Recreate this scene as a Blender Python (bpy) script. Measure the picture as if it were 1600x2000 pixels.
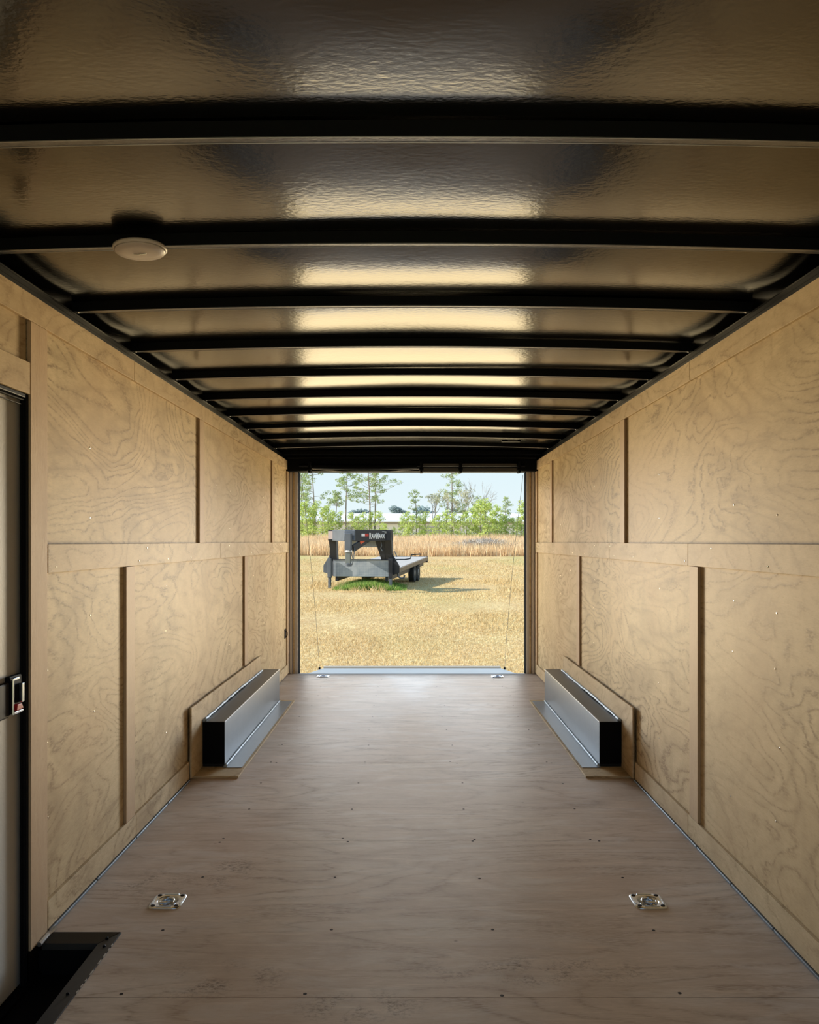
import bpy, math, random
import numpy as np
from mathutils import Vector, Matrix
random.seed(7)
S = bpy.context.scene
COL = S.collection
for o in list(bpy.data.objects):
    bpy.data.objects.remove(o, do_unlink=True)

# ------------------------------------------------------------------ camera
F = 1550.0                # focal length in pixels of the 1600 wide frame
CZ = 1.30                 # eye height above the cargo floor
VX, VY = 805.0, 1058.0    # vanishing point of the trailer
GZ = -0.45                # level of the field
cam = bpy.data.cameras.new('camera')
cam.sensor_fit = 'HORIZONTAL'; cam.sensor_width = 36.0
cam.lens = F/1600*36.0
cam.shift_x = -(VX-800)/1600.0
cam.shift_y = (VY-1000)/1600.0
cam.clip_start = 0.05; cam.clip_end = 2000
co = bpy.data.objects.new('camera', cam); COL.objects.link(co)
co.location = (0, 0, CZ); co.rotation_euler = (math.radians(90), 0, 0)
S.camera = co
S.view_settings.view_transform = 'Standard'
S.view_settings.look = 'None'
S.view_settings.gamma = 1
S.view_settings.use_curve_mapping = False
S.view_settings.exposure = 0.0

# ------------------------------------------------------------------ sky
w = bpy.data.worlds.new('sky'); S.world = w; w.use_nodes = True
wt = w.node_tree; wt.nodes.clear()
tc = wt.nodes.new('ShaderNodeTexCoord'); sx = wt.nodes.new('ShaderNodeSeparateXYZ')
wt.links.new(tc.outputs['Generated'], sx.inputs[0])
rp = wt.nodes.new('ShaderNodeValToRGB'); wt.links.new(sx.outputs['Z'], rp.inputs[0])
e = rp.color_ramp.elements
e[0].position = 0.0; e[0].color = (0.84, 0.95, 0.97, 1)
e[1].position = 1.0; e[1].color = (0.30, 0.52, 0.92, 1)
a = e.new(0.10); a.color = (0.76, 0.92, 0.98, 1)
a = e.new(0.35); a.color = (0.50, 0.74, 0.98, 1)
bg = wt.nodes.new('ShaderNodeBackground'); bg.inputs[1].default_value = 1.0
wo = wt.nodes.new('ShaderNodeOutputWorld')
wt.links.new(rp.outputs[0], bg.inputs[0]); wt.links.new(bg.outputs[0], wo.inputs[0])

SUN_TO = Vector((-1.0, -0.10, 0.60)).normalized()
sl = bpy.data.lights.new('sun', 'SUN'); sl.energy = 7.0; sl.angle = math.radians(0.6)
sl.color = (1.0, 0.93, 0.80)
so = bpy.data.objects.new('sun', sl); COL.objects.link(so)
so.rotation_euler = (-SUN_TO).to_track_quat('-Z', 'Y').to_euler()
so.location = (-40, 0, 40)

# added fill lamps in the rear doorway brighten the interior, tinted warm like grass
# below the horizon, cool like the sky above it
def fill_lamp(name, width, energy, zstops, xstops=None):
    dl = bpy.data.lights.new(name, 'AREA'); dl.shape = 'RECTANGLE'
    dl.size = width; dl.size_y = 1.86; dl.energy = energy
    dl.use_nodes = True
    nt = dl.node_tree; em = nt.nodes['Emission']
    ge = nt.nodes.new('ShaderNodeNewGeometry'); sp = nt.nodes.new('ShaderNodeSeparateXYZ')
    nt.links.new(ge.outputs['Incoming'], sp.inputs[0])
    def ramp(src, stops):
        x = nt.nodes.new('ShaderNodeValToRGB'); nt.links.new(src, x.inputs[0]); e = x.color_ramp.elements
        while len(e) < len(stops): e.new(0.5)
        for el, (p, c) in zip(e, stops): el.position = p; el.color = tuple(c)+(1,)
        return x.outputs[0]
    mr = nt.nodes.new('ShaderNodeMapRange'); nt.links.new(sp.outputs['Z'], mr.inputs['Value'])
    mr.inputs['From Min'].default_value = -0.5; mr.inputs['From Max'].default_value = 0.5
    c = ramp(mr.outputs[0], zstops)
    if xstops:
        ab = nt.nodes.new('ShaderNodeMath'); ab.operation = 'ABSOLUTE'; nt.links.new(sp.outputs['X'], ab.inputs[0])
        c2 = ramp(ab.outputs[0], [(p, (v, v, v)) for p, v in xstops])
        nt.links.new(c2, em.inputs['Strength'])
    nt.links.new(c, em.inputs['Color'])
    do = bpy.data.objects.new(name, dl); COL.objects.link(do)
    do.location = (0, 7.95, 0.98); do.rotation_euler = (math.radians(-90), 0, 0)
fill_lamp('doorway_fill', 2.12, 38.0,  # added fill for the floor and the ceiling highlights
         ((0.0, (0.03, 0.04, 0.05)), (0.2, (0.15, 0.19, 0.22)), (0.33, (4.4, 4.2, 3.9)), (0.46, (0.2, 0.22, 0.22)), (0.56, (0.52, 0.40, 0.235)), (1.0, (0.95, 0.76, 0.46))))
fill_lamp('doorway_wall_fill', 0.60, 900.0,  # added fill, strongest sideways so the walls brighten
         ((0.0, (0, 0, 0)), (0.20, (0.03, 0.04, 0.05)), (0.32, (0.11, 0.17, 0.24)), (0.44, (0.36, 0.46, 0.58)), (0.51, (0.92, 0.84, 0.68)), (0.58, (1.0, 0.77, 0.42)), (0.74, (0.42, 0.32, 0.17)), (0.90, (0, 0, 0))),
         ((0.0, 0.0), (0.12, 0.002), (0.19, 1.0), (0.26, 0.74), (0.34, 0.26), (0.45, 0.115), (0.6, 0.060), (0.8, 0.034), (1.0, 0.022)))

# ------------------------------------------------------------------ helpers
def P(px, py, Y):
    return Vector(((px-VX)*Y/F, Y, CZ-(py-VY)*Y/F))

class MB:
    def __init__(s): s.v = []; s.f = []
    def add(s, vs, fs):
        n = len(s.v); s.v += [tuple(v) for v in vs]; s.f += [tuple(i+n for i in f) for f in fs]; return s
    def box(s, x0, x1, y0, y1, z0, z1):
        v = [(x, y, z) for z in (z0, z1) for y in (y0, y1) for x in (x0, x1)]
        return s.add(v, [(0,2,3,1), (4,5,7,6), (0,1,5,4), (2,6,7,3), (0,4,6,2), (1,3,7,5)])
    def hexa(s, v):   # 8 corners: bottom ring 0-3, top ring 4-7
        return s.add(v, [(3,2,1,0), (4,5,6,7), (0,1,5,4), (1,2,6,5), (2,3,7,6), (3,0,4,7)])
    def bar(s, a, b, wx, wz, up=(0,0,1)):
        a = Vector(a); b = Vector(b); d = (b-a).normalized(); up = Vector(up)
        r = d.cross(up)
        if r.length < 1e-4: r = d.cross(Vector((0,1,0)))
        r.normalize(); u = r.cross(d).normalized()
        c = []
        for p in (a, b):
            for (i, j) in ((-1,-1), (1,-1), (1,1), (-1,1)):
                c.append(p + r*i*wx/2 + u*j*wz/2)
        return s.add(c, [(0,1,2,3), (7,6,5,4), (0,4,5,1), (1,5,6,2), (2,6,7,3), (3,7,4,0)])
    def tube(s, pts, rad, n=8, cap=True):
        pts = [Vector(p) for p in pts]
        rads = rad if isinstance(rad, (list, tuple)) else [rad]*len(pts)
        base = len(s.v); pr = None
        for i, p in enumerate(pts):
            d = (pts[min(i+1, len(pts)-1)] - pts[max(i-1, 0)]).normalized()
            if pr is None:
                pr = d.cross(Vector((0,0,1)))
                if pr.length < 1e-3: pr = d.cross(Vector((1,0,0)))
            pr = (pr - d*pr.dot(d)).normalized(); u = d.cross(pr)
            for k in range(n):
                t = 2*math.pi*k/n
                s.v.append(tuple(p + (pr*math.cos(t)+u*math.sin(t))*rads[i]))
        for i in range(len(pts)-1):
            for k in range(n):
                q = (k+1) % n
                s.f.append((base+i*n+k, base+i*n+q, base+(i+1)*n+q, base+(i+1)*n+k))
        if cap:
            s.f.append(tuple(base+k for k in reversed(range(n))))
            s.f.append(tuple(base+(len(pts)-1)*n+k for k in range(n)))
        return s
    def prism(s, poly, axis, a, b):  # poly of 2D points extruded along axis from a to b
        def mk(p, t):
            if axis == 'x': return (t, p[0], p[1])
            if axis == 'y': return (p[0], t, p[1])
            return (p[0], p[1], t)
        n = len(poly)
        v = [mk(p, a) for p in poly] + [mk(p, b) for p in poly]
        f = [tuple(reversed(range(n))), tuple(range(n, 2*n))]
        for i in range(n):
            j = (i+1) % n; f.append((i, j, n+j, n+i))
        return s.add(v, f)
    def lathe(s, prof, c, axis='z', n=32):
        c = Vector(c); base = len(s.v); m = len(prof)
        for (r, h) in prof:
            for k in range(n):
                t = 2*math.pi*k/n; x, y = r*math.cos(t), r*math.sin(t)
                q = (x, y, h) if axis == 'z' else ((h, x, y) if axis == 'x' else (x, h, y))
                s.v.append(tuple(c+Vector(q)))
        for i in range(m-1):
            for k in range(n):
                q = (k+1) % n
                s.f.append((base+i*n+k, base+i*n+q, base+(i+1)*n+q, base+(i+1)*n+k))
        s.f.append(tuple(base+k for k in reversed(range(n))))
        s.f.append(tuple(base+(m-1)*n+k for k in range(n)))
        return s

def obj(name, mb, mat, parent=None, bevel=0, smooth=False, recalc=True):
    me = bpy.data.meshes.new(name)
    vs = mb.v
    loc = Vector((0, 0, 0))
    if parent is not None:
        inv = wm(parent).inverted(); vs = [tuple(inv @ Vector(v)) for v in vs]
    me.from_pydata(vs, [], mb.f); me.update()
    if recalc:
        import bmesh
        bm = bmesh.new(); bm.from_mesh(me); bmesh.ops.recalc_face_normals(bm, faces=bm.faces); bm.to_mesh(me); bm.free()
    me.materials.append(mat)
    o = bpy.data.objects.new(name, me); COL.objects.link(o)
    if parent is not None: o.parent = parent
    if bevel:
        b = o.modifiers.new('bevel', 'BEVEL'); b.width = bevel; b.segments = 2; b.limit_method = 'ANGLE'
    if smooth:
        for p in me.polygons: p.use_smooth = True
    return o
def wm(o):
    m = Matrix.LocRotScale(o.location, o.rotation_euler, o.scale)
    return wm(o.parent) @ m if o.parent else m
def tag(o, label, cat, group=None, kind=None):
    o['label'] = label; o['category'] = cat
    if group: o['group'] = group
    if kind: o['kind'] = kind
    return o
def thing(name, label, cat, loc, rz=0, group=None):
    o = bpy.data.objects.new(name, None); COL.objects.link(o)
    o.empty_display_size = 0.1
    o.location = loc; o.rotation_euler = (0, 0, rz)
    return tag(o, label, cat, group)
def struct(o):
    o['kind'] = 'structure'; return o
def dup(root, loc, label, rz=0, sc=1.0):
    r = root.copy(); COL.objects.link(r); r.location = loc; r.rotation_euler = (0, 0, rz)
    r.scale = (sc, sc, sc) if not isinstance(sc, tuple) else sc
    r['label'] = label
    for ch in list(root.children):
        c = ch.copy(); COL.objects.link(c); c.parent = r
        for g in list(ch.children):
            d = g.copy(); COL.objects.link(d); d.parent = c
    return r

# ------------------------------------------------------------------ materials
class NT:
    def __init__(s, name):
        s.m = bpy.data.materials.new(name); s.m.use_nodes = True
        s.t = s.m.node_tree; s.b = s.t.nodes['Principled BSDF']
    def n(s, typ, **kw):
        x = s.t.nodes.new(typ)
        for k, v in kw.items():
            if k.startswith('_'): setattr(x, k[1:], v)
            else: x.inputs[k.replace('__', ' ')].default_value = v
        return x
    def l(s, a, b): s.t.links.new(a, b)
    def math(s, op, a, b=None, c=None):
        x = s.t.nodes.new('ShaderNodeMath'); x.operation = op
        for i, q in enumerate((a, b, c)):
            if q is None: continue
            if isinstance(q, (int, float)): x.inputs[i].default_value = q
            else: s.l(q, x.inputs[i])
        return x.outputs[0]
    def mix(s, fac, a, b, typ='MIX'):
        x = s.t.nodes.new('ShaderNodeMix'); x.data_type = 'RGBA'; x.blend_type = typ
        for i, q in ((0, fac), (6, a), (7, b)):
            if isinstance(q, (int, float)): x.inputs[i].default_value = q
            elif isinstance(q, tuple): x.inputs[i].default_value = q if len(q) == 4 else q+(1,)
            else: s.l(q, x.inputs[i])
        return x.outputs[2]
    def ramp(s, src, stops):
        x = s.t.nodes.new('ShaderNodeValToRGB'); s.l(src, x.inputs[0]); e = x.color_ramp.elements
        while len(e) < len(stops): e.new(0.5)
        for el, (p, c) in zip(e, stops):
            el.position = p; el.color = c if len(c) == 4 else tuple(c)+(1,)
        return x.outputs[0]
    def noise(s, vec, scale, detail=3, dist=0.0, rough=0.5):
        x = s.t.nodes.new('ShaderNodeTexNoise'); x.inputs['Scale'].default_value = scale
        x.inputs['Detail'].default_value = detail; x.inputs['Distortion'].default_value = dist
        x.inputs['Roughness'].default_value = rough
        if vec is not None: s.l(vec, x.inputs['Vector'])
        return x.outputs[0]
    def mapping(s, vec, scale=(1,1,1), loc=(0,0,0)):
        x = s.t.nodes.new('ShaderNodeMapping'); s.l(vec, x.inputs[0])
        x.inputs['Scale'].default_value = scale; x.inputs['Location'].default_value = loc
        return x.outputs[0]
    def bump(s, h, strength, dist=0.01):
        x = s.t.nodes.new('ShaderNodeBump'); x.inputs['Strength'].default_value = strength
        x.inputs['Distance'].default_value = dist; s.l(h, x.inputs['Height'])
        s.l(x.outputs[0], s.b.inputs['Normal']); return x
    def objvec(s, rnd=True):
        t = s.t.nodes.new('ShaderNodeTexCoord')
        if not rnd: return t.outputs['Object']
        oi = s.t.nodes.new('ShaderNodeObjectInfo')
        m = s.t.nodes.new('ShaderNodeVectorMath'); m.operation = 'SCALE'
        cx = s.t.nodes.new('ShaderNodeCombineXYZ')
        s.l(oi.outputs['Random'], cx.inputs[0]); s.l(s.math('MULTIPLY', oi.outputs['Random'], 1.7), cx.inputs[1])
        s.l(s.math('MULTIPLY', oi.outputs['Random'], 3.1), cx.inputs[2])
        s.l(cx.outputs[0], m.inputs[0]); m.inputs['Scale'].default_value = 17.0
        a = s.t.nodes.new('ShaderNodeVectorMath'); a.operation = 'ADD'
        s.l(t.outputs['Object'], a.inputs[0]); s.l(m.outputs[0], a.inputs[1])
        s.rand = oi.outputs['Random']
        return a.outputs[0]

def simple(name, col, rough=0.5, metal=0.0, spec=0.5, bumpscale=0, bumpstr=0.1, var=0.0, varscale=5):
    k = NT(name); k.b.inputs['Roughness'].default_value = rough
    k.b.inputs['Metallic'].default_value = metal; k.b.inputs['Specular IOR Level'].default_value = spec
    v = k.objvec(False)
    c2 = tuple(max(0, x*(1-var)) for x in col)
    n = k.noise(v, varscale, 4)
    k.l(k.mix(n, c2, col) if var else k.mix(n, tuple(x*0.97 for x in col), col), k.b.inputs['Base Color'])
    if bumpscale: k.bump(k.noise(v, bumpscale, 3), bumpstr, 0.002)
    return k.m

def plywood(name, light, dark, sc, ringsc=13.0, contrast=0.55, rough=0.65, spec=0.06, floor=False):
    k = NT(name); v = k.objvec(not floor)
    b = k.mapping(v, sc)
    n1 = k.noise(b, 1.0, 4.0, 0.5, 0.42)
    rings = k.math('PINGPONG', k.math('MULTIPLY', n1, ringsc), 0.5)
    rings = k.math('MULTIPLY', rings, 2.0)
    r2 = k.math('POWER', rings, 3.5)
    mask = k.ramp(k.noise(v, 1.3, 3), [(0.35, (0.3,0.3,0.3)), (0.6, (1,1,1))])
    fine = k.noise(k.mapping(b, (30, 30, 30)), 2.2, 3)
    fac = k.math('MULTIPLY', r2, mask)
    fac = k.math('MULTIPLY', fac, k.math('ADD', 0.25, k.ramp(fine, [(0.38, (0,0,0)), (0.62, (1,1,1))])))
    wide = k.math('MULTIPLY', k.math('PINGPONG', k.math('MULTIPLY', k.noise(k.mapping(b, (0.8, 0.8, 0.8), (7, 3, 5)), 1.0, 3.0, 1.1, 0.35), ringsc*0.42), 0.5), 2.0)
    wmask = k.ramp(k.noise(v, 1.1, 2), [(0.42, (0,0,0)), (0.58, (1,1,1))])
    wide = k.math('MULTIPLY', k.math('POWER', wide, 2.5), wmask)
    c = k.mix(k.math('MULTIPLY', wide, 0.45), light, dark)
    c = k.mix(k.math('MULTIPLY', fac, contrast), c, dark)
    streak = k.noise(k.mapping(b, (7, 7, 7)), 4.0, 6, 0.3, 0.7)
    c = k.mix(k.ramp(streak, [(0.35, (0,0,0)), (0.75, (1,1,1))]), c, k.mix(0.35, c, dark))
    dash = k.noise(k.mapping(b, (9, 9, 34)) if not floor else k.mapping(b, (6, 40, 9)), 5.0, 3, 0.2, 0.7)
    c = k.mix(k.math('MULTIPLY', k.ramp(dash, [(0.54, (0,0,0)), (0.70, (1,1,1))]), 0.42), c, dark)
    lite = k.noise(k.mapping(b, (8, 8, 26), (4, 2, 9)), 3.0, 4, 0.3, 0.7)
    c = k.mix(k.math('MULTIPLY', k.ramp(lite, [(0.55, (0,0,0)), (0.75, (1,1,1))]), 0.35), c, (min(1, light[0]*1.22), min(1, light[1]*1.22), min(1, light[2]*1.3)))
    tint = k.noise(v, 0.9, 4, 0.8)
    c = k.mix(k.math('MULTIPLY', k.ramp(tint, [(0.4, (0,0,0)), (0.7, (1,1,1))]), 0.5), c,
              (light[0]*0.80, light[1]*0.68, light[2]*0.60))
    big = k.noise(v, 2.4, 5, 1.2, 0.6)
    c = k.mix(k.math('MULTIPLY', k.ramp(big, [(0.45, (0,0,0)), (0.66, (1,1,1))]), 0.30), c, dark)
    if not floor:
        c = k.mix(k.math('MULTIPLY', k.rand, 0.35), c, (light[0]*0.75, light[1]*0.7, light[2]*0.66))
    vo = k.t.nodes.new('ShaderNodeTexVoronoi'); vo.inputs['Scale'].default_value = 6.0
    k.l(k.mapping(v, (1, 1, 1)), vo.inputs['Vector'])
    kn = k.ramp(k.math('ADD', vo.outputs['Distance'], k.math('MULTIPLY', k.noise(v, 40, 2), 0.06)),
                [(0.045, (1,1,1)), (0.085, (0,0,0))])
    ksel = k.ramp(k.noise(v, 3.1, 1), [(0.52, (0,0,0)), (0.60, (1,1,1))])
    c = k.mix(k.math('MULTIPLY', k.math('MULTIPLY', kn, ksel), 0.55), c, (dark[0]*0.35, dark[1]*0.3, dark[2]*0.25))
    if floor:
        # pale scuffs, and dirt trodden in at two places by the near left
        sc1 = k.ramp(k.noise(k.mapping(v, (1.2, 4, 1)), 2.3, 6, 0.6, 0.65), [(0.5, (0,0,0)), (0.72, (1,1,1))])
        c = k.mix(k.math('MULTIPLY', sc1, 0.42), c, (0.68, 0.65, 0.62))
        sc2 = k.ramp(k.noise(k.mapping(v, (2, 22, 1), (3, 1, 0)), 1.6, 5, 0.2, 0.7), [(0.55, (0,0,0)), (0.7, (1,1,1))])
        c = k.mix(k.math('MULTIPLY', sc2, 0.30), c, (light[0]*1.35, light[1]*1.35, light[2]*1.3))
        sxyz = k.t.nodes.new('ShaderNodeSeparateXYZ'); k.l(v, sxyz.inputs[0])
        for (cx, cy, rx, ry) in ((-0.72, 3.12, 0.13, 0.16), (-0.62, 2.36, 0.3, 0.12), (-0.15, 2.22, 0.2, 0.10), (-0.95, 3.0, 0.2, 0.22), (0.35, 2.4, 0.5, 0.1)):
            dx = k.math('DIVIDE', k.math('SUBTRACT', sxyz.outputs[0], cx), rx)
            dy = k.math('DIVIDE', k.math('SUBTRACT', sxyz.outputs[1], cy), ry)
            d = k.math('ADD', k.math('MULTIPLY', dx, dx), k.math('MULTIPLY', dy, dy))
            blob = k.math('SUBTRACT', 1.0, k.math('MINIMUM', d, 1.0))
            sp_ = k.ramp(k.noise(k.mapping(v, (0.6, 1, 1)), 95, 5, 0.2, 0.75), [(0.47, (0,0,0)), (0.63, (1,1,1))])
            sp_ = k.math('MULTIPLY', sp_, k.ramp(k.noise(v, 7, 4, 0.6), [(0.42, (0,0,0)), (0.62, (1,1,1))]))
            c = k.mix(k.math('MULTIPLY', k.math('MULTIPLY', blob, sp_), 0.95), c, (0.10, 0.075, 0.055))
        k.b.inputs['Roughness'].default_value = 0.5
    else:
        k.b.inputs['Roughness'].default_value = rough
    k.b.inputs['Specular IOR Level'].default_value = spec
    k.l(c, k.b.inputs['Base Color'])
    k.bump(k.math('ADD', k.math('MULTIPLY', fac, 0.0 if floor else 1.0), streak), 0.05 if floor else 0.12, 0.002)
    return k.m

M = {}
M['ply'] = plywood('birch_plywood_wall', (0.66, 0.52, 0.31), (0.22, 0.145, 0.07), (0.5, 0.75, 2.1), 26, 1.3)
M['board'] = plywood('plywood_board', (0.65, 0.51, 0.315), (0.25, 0.17, 0.09), (0.6, 0.9, 2.3), 18, 1.0)
M['post_wood'] = plywood('plywood_upright_board', (0.58, 0.43, 0.27), (0.38, 0.25, 0.15), (3, 3, 0.4), 6, 0.3)
M['floor'] = plywood('plywood_floor', (0.60, 0.50, 0.41), (0.32, 0.24, 0.175), (0.55, 2.6, 1), 14, 1.0, floor=True, spec=0.2)
M['edge'] = simple('plywood_cut_edge', (0.20, 0.10, 0.06), 0.8, varscale=30, var=0.4)
M['black'] = simple('black_painted_steel', (0.006, 0.007, 0.009), 0.5, 0.0, 0.04, 60, 0.1)
M['angle'] = simple('scuffed_black_angle', (0.040, 0.039, 0.037), 0.5, 0.0, 0.3, 60, 0.1, 0.3, 8)
M['rib'] = simple('dark_galvanised_roof_bow', (0.008, 0.009, 0.011), 0.32, 0.0, 0.06, 90, 0.25)
M['under'] = simple('galvanised_underside_sheen', (0.30, 0.30, 0.30), 0.36, 0.9, 0.5, 120, 0.5, 0.5, 40)  # paler metal than the bow, for the bright sheen on its underside
M['lip'] = simple('bare_steel_edge', (0.5, 0.5, 0.5), 0.3, 0.9, 0.5, 60, 0.2)
M['galv'] = simple('galvanised_sheet', (0.20, 0.225, 0.25), 0.42, 0.7, 0.5, 14, 0.25, 0.15, 6)
M['shell'] = simple('dull_steel_sheet', (0.028, 0.032, 0.038), 0.34, 0.5, 0.3, 14, 0.2, 0.25, 5)
M['caulk'] = simple('silver_caulk_bead', (0.34, 0.40, 0.45), 0.55, 0.1, 0.5, 40, 0.5)
M['blackbox'] = simple('black_rubber_sheet', (0.006, 0.006, 0.007), 0.7, 0, 0.04)
M['screw'] = simple('dark_screw_head', (0.022, 0.016, 0.014), 0.6, 0.0, 0.1)
M['zinc'] = simple('zinc_screw_head', (0.85, 0.83, 0.75), 0.18, 1.0)
M['chrome'] = simple('chromed_steel', (0.62, 0.68, 0.76), 0.2, 1.0)
M['door'] = simple('grey_door_skin', (0.50, 0.47, 0.42), 0.55, 0.0, 0.08, 120, 0.35)
M['white_plastic'] = simple('white_plastic', (0.62, 0.55, 0.50), 0.4)
M['red'] = simple('red_plastic', (0.32, 0.012, 0.012), 0.5, 0, 0.1)
M['post'] = simple('painted_grey_post', (0.62, 0.57, 0.52), 0.4, 0.3, 0.5)
M['sill'] = simple('weathered_aluminium', (0.62, 0.66, 0.70), 0.4, 0.6, 0.5, 20, 0.2, 0.2, 4)
M['grey_bar'] = simple('grey_spring_sleeve', (0.07, 0.066, 0.062), 0.5, 0.2)
M['cable'] = simple('steel_cable', (0.25, 0.25, 0.24), 0.4, 0.8)

# ceiling sheet
k = NT('ceiling_sheet'); v = k.objvec(False)
k.b.inputs['Metallic'].default_value = 1.0; k.b.inputs['Roughness'].default_value = 0.16
k.l(k.mix(k.noise(v, 2, 3), (0.17, 0.165, 0.15), (0.20, 0.195, 0.18)), k.b.inputs['Base Color'])
h1 = k.noise(k.mapping(v, (1, 1.6, 1)), 55, 3); h2 = k.noise(k.mapping(v, (0.7, 1, 1)), 7, 2)
k.bump(k.math('ADD', k.math('MULTIPLY', h1, 0.4), k.math('MULTIPLY', h2, 0.8)), 0.35, 0.004)
M['ceil'] = k.m

# ================================================================== SHELL
HW = 1.21
Y0, Y1 = -0.9, 7.82
# ---- floor
SEAMS = [1.045, 2.264, 3.455, 4.675, 5.895, 7.115]
CX, CY = -0.965, 2.637       # step well cut-out corner
RINGS = [(-0.882, 2.866), (0.852, 2.866), (-0.86, 7.66), (0.823, 7.64)]
def holed(mb, x0, x1, y0, y1, z0, z1):
    hs = sorted([h_ for h_ in RINGS if x0 < h_[0] < x1 and y0 < h_[1] < y1])
    if not hs: mb.box(x0, x1, y0, y1, z0, z1); return
    hx, hy = hs[0]; e_ = 0.036
    mb.box(x0, hx-e_, y0, y1, z0, z1)
    mb.box(hx-e_, hx+e_, y0, hy-e_, z0, z1); mb.box(hx-e_, hx+e_, hy+e_, y1, z0, z1)
    holed(mb, hx+e_, x1, y0, y1, z0, z1)
mb = MB()
ys = [Y0] + SEAMS + [Y1]
g = 0.0013
for a, b in zip(ys[:-1], ys[1:]):
    a2, b2 = a+g, b-g
    if b2 <= 2.3: mb.box(CX, 1.235, a2, b2, -0.03, 0)
    elif a2 < CY:
        mb.box(CX, 1.235, a2, CY, -0.03, 0); holed(mb, -1.235, 1.235, CY, b2, -0.03, 0)
    else: holed(mb, -1.235, 1.235, a2, b2, -0.03, 0)
floor = struct(obj('floor', mb, M['floor']))
sb = MB(); sb.box(CX, 1.235, Y0, CY, -0.06, -0.031); sb.box(-1.235, 1.235, CY, Y1, -0.06, -0.031)
obj('subfloor', sb, M['edge'], floor)
scr = MB()
r = random.Random(3)
for Yr in [2.28, 2.66, 3.07, 3.44, 3.47, 3.86, 4.27, 4.66, 4.69, 5.08, 5.49, 5.9, 6.3, 6.7, 7.12, 7.5]:
    for X in (-0.82, -0.30, 0.25, 0.80):
        x = X + r.uniform(-.03, .03); y = Yr + r.uniform(-.008, .008)
        q = MB(); q.lathe([(0.0058, 0.0), (0.0056, 0.0004), (0.003, 0.0005)], (x, y, 0), n=8)
        obj('screw', q, M['screw'], floor)

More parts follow.
